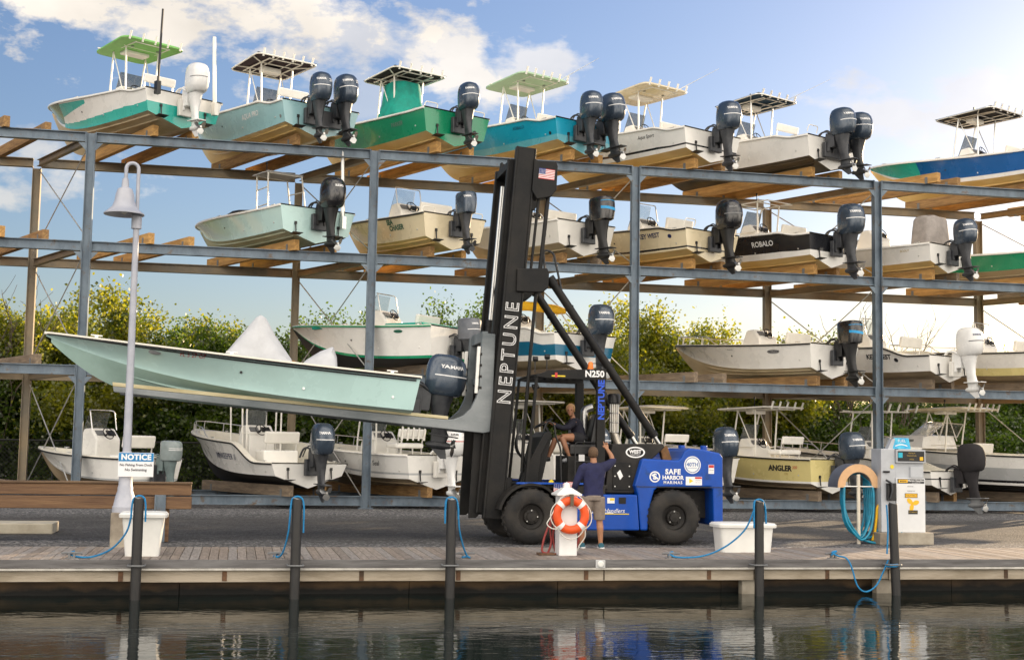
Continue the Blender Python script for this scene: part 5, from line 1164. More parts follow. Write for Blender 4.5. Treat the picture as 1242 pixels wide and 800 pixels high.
for (ax_, ay) in ((6.315,-.01),(6.0,.10)):
    m = MB(); limb(m, [(ax_,by+ay-.05,.055),(ax_+.012,by+ay+.03,.055),(ax_+.04,by+ay+.12,.042),(ax_+.06,by+ay+.19,.035)], [.05,.052,.046,.03]); m.v = [V((p.x,p.y,max(p.z,.004))) for p in m.v]; sh = fleshy(m, 'shoe', mat('teal_shoe', (.02,.1,.14), .7, 0, var=.2), man, .008, 2, TM)
    m = MB(); m.loft([[V((ax_+sup(.052,.13,2*pi*j/18,2.6)[0]+.02, by+ay+.06+sup(.052,.14,2*pi*j/18,2.6)[1], z_)) for j in range(18)] for z_ in (.003,.022)]); m.build('sole', LIT['white'], sh, M=TM)
# the operator
WB = V((6.45, 24.85, 1.83)); wo = thing('person', WB, 'woman in dark navy top and shorts sitting sideways at the controls of the forklift', 'person'); TW = Matrix.Translation(-WB)
wy = 24.85
m = MB(); hc = V((6.275, wy - .03, 2.475)); Mh, r_, f_, u_ = head(m, hc, (-.45,-1,-.02), .93)
limb(m, [(6.30,wy,2.42),(6.33,wy,2.33),(6.36,wy,2.26)], [.045,.048,.06]); limb(m, [(6.36,wy,2.27),(6.42,wy,2.12),(6.47,wy,1.95)], [.085,.095,.105], 14)
limb(m, [(6.33,wy-.14,2.235),(6.36,wy+.16,2.245)], [.048,.048])
limb(m, [(6.33,wy-.16,2.24),(6.2,wy-.19,2.14),(6.08,wy-.17,2.13)], [.05,.043,.037]); limb(m, [(6.08,wy-.17,2.13),(5.96,wy-.13,2.18),(5.87,wy-.1,2.22)], [.037,.033,.024]); hand(m, (5.87,wy-.1,2.22), (-1,.2,.25), (0,0,1), (0,1,0), (.5,.6,.6,.7), s=.9)
limb(m, [(6.36,wy+.17,2.24),(6.2,wy+.2,2.12),(6.06,wy+.15,2.16)], [.05,.043,.037]); limb(m, [(6.06,wy+.15,2.16),(5.9,wy+.12,2.25)], [.035,.024]); hand(m, (5.9,wy+.12,2.25), (-1,-.1,-.1), (0,0,1), (0,1,0), (1,1.1,1.1,1.1), s=.9)
limb(m, [(6.48,wy-.1,1.93),(6.27,wy-.16,1.95),(6.06,wy-.2,1.955)], [.095,.085,.058]); limb(m, [(6.06,wy-.2,1.955),(6.12,wy-.22,1.8),(6.22,wy-.24,1.58)], [.056,.057,.034]); limb(m, [(6.22,wy-.24,1.58),(6.16,wy-.26,1.53)], [.036,.034])
limb(m, [(6.48,wy+.1,1.93),(6.25,wy+.08,1.94),(6.0,wy+.05,1.93)], [.095,.085,.058]); limb(m, [(6.0,wy+.05,1.93),(5.95,wy+.05,1.78),(5.86,wy+.05,1.55)], [.056,.057,.034]); limb(m, [(5.86,wy+.05,1.55),(5.78,wy+.04,1.51)], [.036,.034])
wbd = fleshy(m, 'body', SKIN2, wo, M=TW); face_bits(wbd, hc, r_, f_, u_, .93, TW)
BL = mat('sandy_blonde_hair', (.26,.14,.055), .6, 0, col2=(.5,.31,.14), scale=40, stretch=(1,1,.2), bump=.5, bscale=60)
m = MB(); ell(m, hc + u_*.042 - f_*.026, (.086,.092,.096), Mh); ell(m, hc - f_*.085 + u_*.0, (.06,.05,.08), Mh); limb(m, [hc - f_*.1 + u_*.0, hc - f_*.12 - u_*.08, hc - f_*.1 - u_*.15], [.04,.035,.015])
for s_ in (1,-1): limb(m, [hc + r_*s_*.06 + u_*.075 + f_*.03, hc + r_*s_*.078 + u_*.02 + f_*.012, hc + r_*s_*.076 - u_*.03 - f_*.015], [.02,.016,.012])
fleshy(m, 'hair', BL, wo, .009, 3, TW)
NV2 = mat('dark_navy_top', (.01,.01,.022), .85, 0, var=.25, scale=6, bump=.5, bscale=10)
m = MB(); limb(m, [(6.345,wy,2.30),(6.36,wy,2.25),(6.42,wy,2.12),(6.46,wy,2.0),(6.48,wy,1.92)], [.085,.13,.135,.13,.14], 16); limb(m, [(6.335,wy-.14,2.245),(6.36,wy+.16,2.25)], [.085,.085])
limb(m, [(6.33,wy-.15,2.24),(6.2,wy-.19,2.14),(6.08,wy-.17,2.13),(5.95,wy-.13,2.185)], [.072,.06,.052,.044]); limb(m, [(6.36,wy+.17,2.24),(6.2,wy+.2,2.12),(6.06,wy+.15,2.16),(5.96,wy+.13,2.22)], [.07,.06,.052,.042]); fleshy(m, 'shirt', NV2, wo, .011, 3, TW)
m = MB(); limb(m, [(6.48,wy,1.98),(6.5,wy,1.9)], [.14,.15], 16); limb(m, [(6.49,wy-.09,1.93),(6.28,wy-.15,1.95)], [.118,.105], 14); limb(m, [(6.49,wy+.1,1.93),(6.28,wy+.08,1.94)], [.118,.105], 14); fleshy(m, 'shorts', mat('black_shorts', (.014,.014,.018), .85, 0, var=.2), wo, .012, 3, TW)
for (ax_, yy_, dx_) in ((6.22,wy-.24,-.1),(5.86,wy+.05,-.12)):
    m = MB(); limb(m, [(ax_+.035,yy_,1.535),(ax_-.02,yy_-.01,1.53),(ax_-.1,yy_-.02,1.515),(ax_-.155,yy_-.03,1.505)], [.046,.046,.04,.026]); limb(m, [(ax_+.0,yy_,1.53),(ax_+.005,yy_,1.575)], [.045,.04]); fleshy(m, 'shoe', mat('grey_sneaker', (.25,.26,.28), .7, 0, var=.15) if yy_ < wy else mat('dark_sneaker', (.03,.03,.032), .7), wo, .008, 2, TW)
# ------------------------------------------------------------------ things on and beside the dock
LAMPM = mat('lamp_grey_paint', (.34,.36,.42), .45, .1, col2=(.44,.45,.5), scale=3, bump=.1)
lx, ly = -1.80, 23.12
lp = thing('street_lamp', (lx, ly, GZ), 'tall pale grey lamp post with gooseneck arm and bell shade on a concrete plinth', 'street lamp')
m = MB(); m.span((-.2,-.2,0),(.2,.2,.59)); m.build('plinth', CONC, lp, bevel=.02)
m = MB(); m.lathe([(.20,.59),(.20,.68),(.185,.70),(.155,.86),(.125,.95),(.125,1.0),(.115,1.03),(.105,1.3),(.115,1.33),(.115,1.38),(.10,1.4),(.085,1.55),(.078,1.6)], 20); m.build('base', LAMPM, lp, smooth=35)
m = MB(); m.lathe([(.07,1.58),(.05,5.1),(.05,5.35),(.085,5.36),(.085,5.62),(.05,5.66)], 16); m.build('pole', LAMPM, lp, smooth=35)
m = MB(); m.tube([(0,0,5.6),(.0,0,6.2)] + [V((-.1+.10*cos(a),-.02*(1-cos(a)),6.38+.1*sin(a))) for a in [R(10*i) for i in range(0,19)]] + [(-.205,-.04,6.15)], .032, 10); m.build('arm', LAMPM, lp, smooth=50)
m = MB(); m.lathe([(.05,6.2),(.06,6.1),(.06,6.05),(.12,6.02),(.15,5.93),(.165,5.82),(.2,5.72),(.28,5.64),(.335,5.60),(.335,5.58),(.28,5.615),(.2,5.69),(.14,5.82),(.1,5.98)], 32, Matrix.Translation((-.205,-.06,.0)), cap=False); sh = m.build('shade', LAMPM, lp, smooth=40)
m = MB(); m.lathe([(0,5.58),(.06,5.62),(.075,5.7),(.05,5.78),(.045,5.9)], 16, Matrix.Translation((-.205,-.06,0))); m.build('bulb', mat('lamp_glass', (.7,.68,.62), .2), sh, smooth=60)
SGN = mat('sign_white', (.75,.76,.78), .45, 0, var=.04); SGB = mat('sign_blue', (.0,.19,.46), .45)
m = MB(); m.span((-.10,-.145,1.20),(.47,-.135,1.60)); sg = m.build('notice_sign', SGN, lp, bevel=.003)
sg.location = (-.02, 0, -.02)
m = MB(); m.span((-.095,-.149,1.455),(.465,-.1455,1.595)); m.build('sign_band', SGB, sg)
m = MB(); text(m, 'NOTICE', .125, frame(V((.185,-.151,1.522)), (1,0,0), (0,0,1)), bold=.006, space=1.08); m.build('lettering', LIT['white'], sg, fix=False)
m = MB(); text(m, 'No Fishing From Dock', .056, frame(V((.185,-.147,1.395)), (1,0,0), (0,0,1)), bold=.0015); text(m, 'No Swimming', .062, frame(V((.185,-.147,1.315)), (1,0,0), (0,0,1)), bold=.0015); m.build('lettering', LIT['black'], sg, fix=False)
m = MB(); m.span((-.06,-.135,1.36),(.06,-.05,1.44)); m.build('sign_clamp', ALU, sg)
# dock boxes
BOXM = mat('white_dock_box', (.74,.74,.71), .4, 0, var=.06, scale=2)
def dockbox(name, x, y, w, d, h, lb, flare=.05):
    t = thing(name, (x, y, 0), lb, 'dock box')
    def rr(a, b, z, e=9): return [V((sup(a,b,2*pi*j/36,e)[0], sup(a,b,2*pi*j/36,e)[1], z)) for j in range(36)]
    m = MB(); m.loft([rr(w/2-flare,d/2-flare*.7,.0), rr(w/2,d/2,h-.06)]); m.build('bin', BOXM, t, smooth=30)
    m = MB(); m.loft([rr(w/2+.045,d/2+.045,h-.075), rr(w/2+.05,d/2+.05,h-.03), rr(w/2+.02,d/2+.02,h), rr(w/2-.1,d/2-.1,h+.012)]); m.build('lid', BOXM, t, smooth=30)
    return t
dockbox('dock_box', -1.36, 21.25, .62, .5, .66, 'white flared dock box with lid beside the lamp post', .06)
dockbox('dock_box', 8.72, 22.1, .98, .5, .5, 'long low white dock box on the dock near the forklift tail', .04)
# mooring piles and their ropes
PILE = mat('black_pile', (.006,.006,.0065), .55, 0, col2=(.02,.018,.016), scale=4, bump=.3, stretch=(4,4,.5))
ROPE = mat('blue_rope', (.01,.17,.42), .75, 0, col2=(.02,.27,.55), scale=60, bump=.8, bscale=90)
piles = [(-1.385,0,.90),(.92,.0,.91),(3.275,.0,.92),(8.315,.0,.93),(10.66,-.10,.92)]
plab = ['black mooring pile in front of the white flared dock box','black mooring pile with a looped rope, second from the left','black mooring pile in front of the far left wheel of the forklift','black mooring pile in front of the long low dock box','leaning black mooring pile in front of the fuel pump']
for (px_, ln, zt), lb in zip(piles, plab):
    t = thing('mooring_pile', (px_, 20.36, WZ - 1.2), lb, 'mooring pile', 'black piles along the dock')
    h_ = zt - (WZ - 1.2); m = MB(); m.tube([(-ln*-.0 - ln*.9, 0, 0),(0,0,h_-.02),(0,0,h_)], [.078,.075,.068], 14); m.build('post', PILE, t, smooth=40)
    m = MB(); m.tube([(-.005,0,h_-.004),(0,0,h_+.012)], [.07,.06], 14); m.build('cap', GREY, t)
for (px_, ln, zt) in piles:
    m = MB(); z_ = -.075; m.tube(fillet([(px_-.12,20.49,z_),(px_-.12,20.26,z_),(px_+.12,20.26,z_),(px_+.12,20.49,z_)], .08), .014, 6); o = m.build('pile_hoop', GREY, dock, smooth=50, M=Matrix.Translation((0,-20.5,0)))
def rope(name_lab, pts, r=.014, n=9):
    P = [V(p) for p in pts]; out = []
    for i in range(len(P)-1):          # Catmull-Rom
        a, b, c, d = P[max(i-1,0)], P[i], P[i+1], P[min(i+2,len(P)-1)]
        for k in range(n):
            t = k/n; out.append(.5*((2*b) + (c-a)*t + (2*a-5*b+4*c-d)*t*t + (3*b-a-3*c+d)*t**3))
    out.append(P[-1]); return out
def ropething(lab, paths, base, r=.014, m_=None, name='mooring_rope', cat='rope'):
    mb = MB()
    for p in paths: mb.tube(rope('', p), r, 7)
    o = mb.build(name, m_ or ROPE, None, smooth=60, M=Matrix.Translation(-V(base))); o.location = base
    return tag(o, lab, cat)
def drape(px_, zt, dl=.5, dr=.5, y=20.36, k=0): return [(px_-.10,y-.03+k*.02,zt-dl),(px_-.095,y-.02+k*.02,zt-.12),(px_-.075,y+k*.03,zt-.005),(px_-.02,y+k*.03,zt+.035),(px_+.03,y+k*.03,zt+.035),(px_+.078,y+k*.03,zt-.005),(px_+.10,y-.02+k*.02,zt-.12),(px_+.105,y-.03+k*.02,zt-dr)]
def wraps(px_, z0, n, y=20.36): return [(px_+.092*cos(a), y+.092*sin(a), z0+.028*a/(2*pi)) for a in [2*pi*i/10 for i in range(10*n+1)]]
ropething('blue rope looped on the pile and sagging to a cleat left of the dock box', [drape(-1.385,.9,.3,.28), drape(-1.385,.9,.22,.34,k=1), [(-1.48,20.34,.66),(-1.55,20.4,.4),(-1.75,20.5,.16),(-2.0,20.62,.04),(-2.2,20.68,.02),(-2.36,20.7,.06),(-2.3,20.74,.1),(-2.4,20.7,.07)]], (-1.5,20.4,.5))
ropething('blue rope draped over the second pile with both tails hanging down', [drape(.92,.91,.24,.3), drape(.92,.91,.2,.5,k=1), [(.82,20.34,.68),(.8,20.38,.4),(.74,20.5,.12),(.68,20.62,.03),(.62,20.68,.05),(.7,20.7,.08),(.6,20.72,.03)]], (.9,20.4,.5))
ropething('blue rope draped over the third pile and trailing down to the decking', [drape(3.275,.92,.36,.3), drape(3.275,.92,.3,.2,k=1), drape(3.275,.92,.28,.25,k=2), [(3.38,20.34,.8),(3.40,20.36,.5),(3.47,20.45,.25),(3.56,20.56,.06),(3.62,20.62,.02),(3.58,20.66,.03),(3.5,20.64,.02)]], (3.3,20.4,.5))
ropething('long blue rope sagging from the fourth pile past the low dock box', [drape(8.315,.93,.42,.35), drape(8.315,.93,.3,.3,k=1), [(8.21,20.34,.78),(8.1,20.4,.5),(7.9,20.48,.28),(7.65,20.55,.12),(7.4,20.58,.04),(7.15,20.6,.02),(6.98,20.64,.03),(6.9,20.68,.08),(6.97,20.7,.1),(6.88,20.66,.05)]], (8.0,20.4,.5))
ropething('blue rope hanging in a loop below the dock edge by the leaning pile', [wraps(10.64,-.12,2), [(10.56,20.34,.0),(10.5,20.40,-.2),(10.38,20.41,-.42),(10.2,20.42,-.52),(10.05,20.42,-.42),(9.95,20.42,-.12),(9.88,20.47,.02),(9.78,20.55,.05),(9.7,20.62,.1),(9.8,20.66,.12),(9.68,20.6,.06)], [(10.55,20.36,.9),(10.56,20.34,.5),(10.54,20.34,.1)]], (10.4,20.4,.3))
for (x_, lb) in ((-2.33,'grey cleat on the dock, farthest to the left'),(.66,'grey cleat on the dock beside the second pile'),(3.56,'grey cleat on the dock right of the third pile'),(6.93,'grey cleat on the dock between the pedestal and the low dock box'),(9.75,'grey cleat on the dock in front of the blue hose reel')):
    m = MB(); m.span((x_-.05,20.65,.0),(x_-.02,20.71,.07)); m.span((x_+.02,20.65,.0),(x_+.05,20.71,.07)); m.span((x_-.09,20.64,.0),(x_+.09,20.72,.012)); m.tube([(x_-.15,20.68,.075),(x_-.1,20.68,.082),(x_+.1,20.68,.082),(x_+.15,20.68,.075)], [.012,.018,.018,.012], 8)
    o = m.build('dock_cleat', GREY, None, smooth=40, M=Matrix.Translation((-x_,-20.68,0))); o.location = (x_,20.68,0); tag(o, lb, 'cleat', 'cleats along the dock')
# power pedestal with life ring and red hose
PX, PY = 5.33, 21.28
pd = thing('dock_pedestal', (PX, PY, 0), 'white square dock pedestal with pyramid cap behind the life ring', 'pedestal')
PEDM = mat('white_pedestal_paint', (.76,.76,.75), .35, 0, var=.05, scale=3)
m = MB(); m.span((-.15,-.15,0),(.15,.15,.98)); m.build('post', PEDM, pd, bevel=.012)
m = MB(); m.add([(-.21,-.21,.97),(.21,-.21,.97),(.21,.21,.97),(-.21,.21,.97),(-.21,-.21,1.0),(.21,-.21,1.0),(.21,.21,1.0),(-.21,.21,1.0),(-.07,-.07,1.10),(.07,-.07,1.10),(.07,.07,1.10),(-.07,.07,1.10)], [(0,3,2,1),(0,1,5,4),(1,2,6,5),(2,3,7,6),(3,0,4,7),(4,5,9,8),(5,6,10,9),(6,7,11,10),(7,4,8,11),(8,9,10,11)]); cp = m.build('cap', PEDM, pd, bevel=.008)
m = MB(); m.lathe([(.05,1.09),(.06,1.12),(.045,1.17),(0,1.19)], 14); m.build('finial', PEDM, cp, smooth=40)
ORNG = mat('orange_life_ring', (.75,.085,.01), .5, 0, var=.1, scale=5, bump=.1)
lr = thing('life_ring', (PX + .02, PY - .235, .66), 'orange life ring with white bands hung on the white pedestal', 'life ring')
m = MB(); n_ = 48
m.tube([(.235*cos(2*pi*i/n_), 0, .235*sin(2*pi*i/n_)) for i in range(n_)], .068, 14, closed=True); rb = m.build('ring', ORNG, lr, smooth=60); rb.scale = (1, .8, 1)
for a in (45,135,225,315):
    m = MB(); a = R(a); m.tube([(.235*cos(a+k), 0, .235*sin(a+k)) for k in (-.14,-.07,0,.07,.14)], .073, 14); b_ = m.build('band', PEDM, lr, smooth=50); b_.scale = (1,.82,1)
m = MB(); P_ = []
for k in range(4):
    a0 = R(45+90*k)
    for j in range(8): a = a0 + R(90)*j/8; P_.append((.235*cos(a)*1.0*( (.31 + .035*sin(pi*j/8))/.235), -.01, .235*sin(a)*((.31 + .035*sin(pi*j/8))/.235) - .04*sin(pi*j/8)*(1 if k in (2,3) else 0)))
m.tube(P_, .009, 6, closed=True); m.build('grab_line', mat('white_cord', (.7,.68,.62), .8), lr, smooth=60)
m = MB(); m.span((-.03,-.075,.15),(.025,-.06,.34)); m.span((-.03,-.07,.32),(.025,.085,.34)); m.build('hook', mat('tarnished_hook', (.16,.12,.08), .5, .5, var=.2), lr)
RED = mat('red_hose', (.28,.04,.035), .6, 0, var=.15)
ropething('red hose looping down from the back of the white pedestal to the decking', [[(PX-.16,PY+.02,.72),(PX-.26,PY+.0,.55),(PX-.36,PY+.0,.3),(PX-.40,PY,.1),(PX-.36,PY,.04),(PX-.2,PY+.02,.02),(PX-.05,PY+.2,.02)], [(PX-.14,PY+.14,.8),(PX-.22,PY+.18,.45),(PX-.2,PY+.2,.2),(PX-.28,PY+.1,.03),(PX-.36,PY+.05,.02)], [(PX+.16,PY+.1,.72),(PX+.19,PY+.15,.4),(PX+.17,PY+.2,.05),(PX+.05,PY+.25,.02)], [(PX+.16,PY+.08,.6),(PX+.24,PY+.12,.42),(PX+.24,PY+.14,.2),(PX+.17,PY+.2,.02)], [(PX-.15,PY+.1,.6),(PX-.17,PY+.2,.3),(PX-.13,PY+.2,.05)]], (PX-.2,PY+.1,.4), .018, RED, 'water_hose', 'hose')
ropething('white throw line trailing from the life ring down the pedestal', [[(PX+.25,PY-.22,.48),(PX+.27,PY-.2,.32),(PX+.19,PY-.16,.18),(PX+.17,PY-.1,.08)], [(PX-.22,PY-.23,.82),(PX-.33,PY-.24,.62),(PX-.38,PY-.24,.52),(PX-.30,PY-.24,.45),(PX-.2,PY-.24,.44)]], (PX,PY-.2,.4), .009, mat('white_cord', (.7,.68,.62), .8), 'throw_line', 'rope')
m = MB(); m.span((-.14,-.1,0),(.14,.1,.035)); o = m.build('hose_tray', RUST, None, bevel=.008); o.location = (PX-.33,PY+.02,.004); tag(o, 'flat rust brown tray under the red hose beside the pedestal', 'tray')
# timber barrier, slab
bt = thing('timber_barrier', (-4.6, 24.55, GZ), 'heavy stained timber guard rail on steel posts at the left, behind the lamp post', 'guard rail')
GR = mat('stained_guard_timber', (.11,.058,.03), .75, 0, col2=(.21,.12,.06), scale=1.6, bump=.5, bscale=9, stretch=(.5,5,7), detail=9)
m = MB(); m.span((-7,-.1,.58),(3.84,.16,.80)); m.build('rail', GR, bt, bevel=.015); m = MB(); m.span((-7,-.09,.82),(3.83,.15,1.015)); m.build('rail', GR, bt, bevel=.015)
m = MB(); m.span((-7,-.12,1.018),(3.84,.17,1.055)); m.build('rail_cap', mat('dark_rail_cap', (.08,.05,.03), .8, 0, col2=(.16,.1,.055), scale=3, stretch=(.5,4,4)), bt, bevel=.01)
for x_ in (3.3, .35, -3.2):
    m = MB(); m.span((x_-.09,-.2,0),(x_-.07,-.1,.83)); m.span((x_-.09,-.125,0),(x_+.1,-.105,.83)); pt = m.build('post', STEEL, bt, bevel=.004)
    m = MB(); m.bar((x_-.05,-.16,.05),(x_-.38,-.16,.36),.07,.07); m.build('brace', STEEL, pt)
    m = MB(); m.span((x_-.1,-.02,0),(x_+.16,.09,.58)); m.build('timber_post', GR, pt, bevel=.01)
sl = MB(); sl.span((-1.5,-.45,0),(1.5,.45,.2)); o = sl.build('concrete_slab', mat('pale_concrete_slab', (.33,.29,.22), .85, 0, col2=(.5,.46,.37), scale=2, bump=.3), None, bevel=.02); o.location = (-4.85, 26.9, GZ); tag(o, 'pale concrete slab lying on the gravel at the left edge', 'concrete slab')
m = MB(); m.span((-.03,-.2,0),(.05,-.1,.75)); m.bar((0,-.15,.3),(-.35,-.15,.05),.06,.06)
# hose reel stand
HX, HY = 12.02, 24.35
hr = thing('hose_stand', (HX, HY, GZ), 'half round tan hood hose stand on a slim pale post beside the fuel pump', 'hose stand')
m = MB(); m.tube([(0,0,0),(0,0,1.36)], .037, 10); m.build('post', mat('pale_post', (.62,.56,.46), .5, 0, var=.1), hr, smooth=40)
m = MB()
A = [R(-3 + 186*i/24) for i in range(25)]
m.prism([(.44*cos(a), 1.12+.44*sin(a)) for a in A] + [(.285*cos(a), 1.12+.285*sin(a)) for a in reversed(A)], -.02, .0); m.build('front_flange', mat('tan_hood', (.62,.38,.2), .5, 0, var=.08), hr)
m = MB(); m.prism([(.30*cos(a), 1.12+.30*sin(a)) for a in A] + [(.275*cos(a), 1.12+.275*sin(a)) for a in reversed(A)], .0, .42); m.build('hood', GREY, hr, smooth=40)
m = MB(); m.prism([(.44*cos(a), 1.12+.44*sin(a)) for a in A] + [(.285*cos(a), 1.12+.285*sin(a)) for a in reversed(A)], .42, .44); m.prism([(.445*cos(a), 1.12+.445*sin(a)) for a in A] + [(.438*cos(a), 1.12+.438*sin(a)) for a in reversed(A)], -.0, .42); m.build('outer_shell', mat('slate_hood_shell', (.09,.1,.13), .5, 0, var=.15), hr, smooth=40)
m = MB(); m.tube([(-.3,-.01,1.12),(.3,-.01,1.12)], .014, 7); m.build('cross_bar', ALU, hr)
TEAL = mat('teal_hose', (.0,.2,.32), .45, 0, var=.2, scale=8, coat=.2)
paths = []
for k in range(6):
    w1 = .33 - .012*k; d_ = -.03 + .05*k; zb = .06 + .05*((k*7)%5)/5 + .02*k; sh_ = .02*((k*3)%4)
    paths.append([(HX-w1+.03,HY+d_+.03,1.08),(HX-w1+.01,HY+d_,.75),(HX-w1+.04+sh_,HY+d_-.04,.42),(HX-.12+sh_,HY+d_-.06,.14+zb*.4),(HX+.04,HY+d_-.06,zb),(HX+.2-sh_,HY+d_-.05,.2+zb*.3),(HX+w1-.03,HY+d_,.6),(HX+w1-.03,HY+d_+.03,1.08),(HX+.2,HY+.2,1.27),(HX,HY+.2,1.34),(HX-.2,HY+.2,1.27),(HX-w1+.03,HY+d_+.03,1.08)])
paths.append([(HX+.05,HY-.02,.06),(HX+.3,HY-.1,.0),(HX+.6,HY-.2,.02),(HX+.78,HY-.2,.16),(HX+.83,HY-.15,.36),(HX+.72,HY-.1,.62),(HX+.6,HY,.85)])
paths.append([(HX+.02,HY+.02,.07),(HX+.3,HY+.02,.12),(HX+.48,HY,.4),(HX+.53,HY,.7),(HX+.54,HY,.9)])
ropething('coils of teal hose hanging from the half round hose stand', paths, (HX,HY,.6), .025, TEAL, 'fuel_hose', 'hose')
ropething('yellow hose hanging between the hose stand and the fuel pump', [[(HX+.55,HY-.03,.88),(HX+.4,HY-.02,.7),(HX+.37,HY-.02,.5),(HX+.33,HY-.02,.2),(HX+.28,HY-.02,.04)],[(HX+.54,HY-.01,.84),(HX+.42,HY-.0,.66),(HX+.38,HY-.0,.46)]], (HX+.4,HY,.5), .028, CANVAS['yellow'], 'yellow_hose', 'hose')
# fuel pump
GX, GY = 12.92, 24.3
gp = thing('fuel_pump', (GX, GY, GZ), 'white fuel pump with black display head and blue topper on a concrete base', 'fuel pump')
PUMPM = mat('pump_white_panel', (.66,.67,.68), .4, 0, var=.06, scale=2); PUMPG = mat('pump_grey_panel', (.42,.44,.47), .4, .2, var=.08)
m = MB(); m.span((-.6,-.25,0),(.55,.35,.24)); m.build('concrete_base', CONC, gp, bevel=.02)
m = MB(); m.span((-.5,-.12,.24),(-.20,.3,1.87)); cbn = m.build('side_cabinet', PUMPG, gp, bevel=.012)
m = MB(); m.span((-.197,-.16,.24),(.42,.3,1.30)); pn = m.build('front_cabinet', PUMPM, gp, bevel=.01)
m = MB(); m.span((-.195,-.1,1.30),(.42,.3,1.60)); m.build('meter_bay', PUMPG, gp, bevel=.006)
m = MB(); m.span((.12,-.14,1.31),(.40,-.09,1.52)); m.build('card_reader', PUMPG, gp, bevel=.008)
m = MB(); m.span((-.197,-.17,1.60),(.43,.3,1.86)); hd_ = m.build('display_head', PUMPG, gp, bevel=.008)
m = MB(); m.span((-.17,-.176,1.63),(.40,-.171,1.83)); m.build('display_panel', BLACK, hd_)
m = MB(); m.span((-.16,-.181,1.70),(-.07,-.177,1.80)); m.build('screen', mat('cyan_label', (.02,.4,.55), .4), hd_); m = MB(); m.span((.30,-.181,1.65),(.37,-.177,1.72)); m.build('price_label', mat('amber_label', (.8,.45,.02), .4), hd_)
m = MB(); text(m, 'PREMIUM', .035, FN(.13,1.79,-.178)); text(m, 'MARINE FUEL', .035, FN(.13,1.74,-.178)); text(m, 'DIESEL', .035, FN(.13,1.67,-.178)); m.build('lettering', LIT['gold'], hd_, fix=False)
m = MB(); m.prism([(-.2,1.87),(.22,1.87),(.17,2.09),(-.14,2.09)], .02, .05); tp = m.build('topper_sign', mat('topper_blue', (.01,.3,.6), .4, 0, col2=(.1,.55,.75), scale=7), gp, bevel=.004)
m = MB(); text(m, 'FUEL', .08, FN(.02,2.03,.016)); m.v += [V((-.12+.26*i/10, .016, 1.92+.03*sin(pi*i/10)+.012*(k))) for k in (0,1.6) for i in range(11)]; b0 = len(m.v)-22; m.f += [(b0+i,b0+i+1,b0+12+i,b0+11+i) for i in range(10)]; m.m += [0]*10; m.build('lettering', LIT['white'], tp, fix=False)
m = MB(); m.prism([(-.3,1.87),(-.2,1.87),(-.14,2.07),(-.2,2.07)], -.02, .12); m.build('topper_bracket', PUMPG, tp)
m = MB(); m.span((-.175,-.166,1.20),(.395,-.1615,1.285)); m.build('header_band', BLACK, pn)
m = MB(); m.span((-.155,-.170,1.215),(.04,-.167,1.272)); m.build('header_label', mat('amber_label', (.8,.45,.02), .4), pn)
m = MB(); text(m, 'Marine Gasoline', .052, FN(.215,1.252,-.168), bold=.001); text(m, 'non ethanol 90', .03, FN(.22,1.215,-.168)); m.build('lettering', LIT['white'], pn, fix=False)
m = MB(); text(m, 'MARINA', .038, FN(-.058,1.243,-.172), bold=.001); text(m, 'REGULAR', .03, FN(.1,1.14,-.162)); m.build('lettering', LIT['black'], pn, fix=False)
m = MB(); m.span((-.02,-.166,.92),(.25,-.1615,1.005)); o1 = m.build('fuel_label', BLACK, pn); m = MB(); m.span((-.01,-.170,.93),(.24,-.167,.995)); m.build('label_face', mat('amber_label', (.8,.45,.02), .4), o1)
m = MB(); text(m, 'VALVTECT', .048, FN(.115,.963,-.172)); text(m, 'MARINE FUEL', .028, FN(.115,1.05,-.162)); m.build('lettering', LIT['black'], o1, fix=False)
m = MB(); m.span((.05,-.166,.60),(.25,-.1615,.675)); m.build('fuel_label', BLACK, pn); m = MB(); text(m, 'ETHANOL', .04, FN(.15,.638,-.168)); m.build('lettering', LIT['gold'], pn, fix=False)
m = MB()
for k in range(3):
    a = 2*pi*k/3 + .3; c_ = V((.14+.075*cos(a), -.164, .80+.075*sin(a))); Fp = frame(c_, (cos(a),0,sin(a)), (-sin(a),0,cos(a)))
    b = len(m.v); m.v += [Fp @ V((.075*cos(2*pi*i/16), .045*sin(2*pi*i/16), 0)) for i in range(16)]; m.f.append(tuple(b+i for i in range(16))); m.m.append(0)
m.build('propeller_logo', mat('amber_label', (.8,.45,.02), .4), pn, fix=False)
m = MB(); m.lathe([(.04,0),(.04,.005)], 16, frame(V((-.27,-.125,1.52)), (1,0,0), (0,0,1))); m.build('yellow_dot', YEL, cbn)
m = MB(); m.span((-.40,-.2,.86),(-.22,-.12,1.2)); nz_ = m.build('nozzle_boot', BLACK, cbn, bevel=.01)
m = MB(); m.tube(fillet([(-.36,-.22,.9),(-.32,-.24,1.05),(-.34,-.24,1.2),(-.46,-.24,1.26)], .05), .022, 8); m.build('nozzle', LEGD, nz_, smooth=50)
m = MB(); m.tube([(-.46,-.14,1.42),(-.34,-.16,1.42)], .02, 8); m.build('hose_swivel', BLACK, cbn)
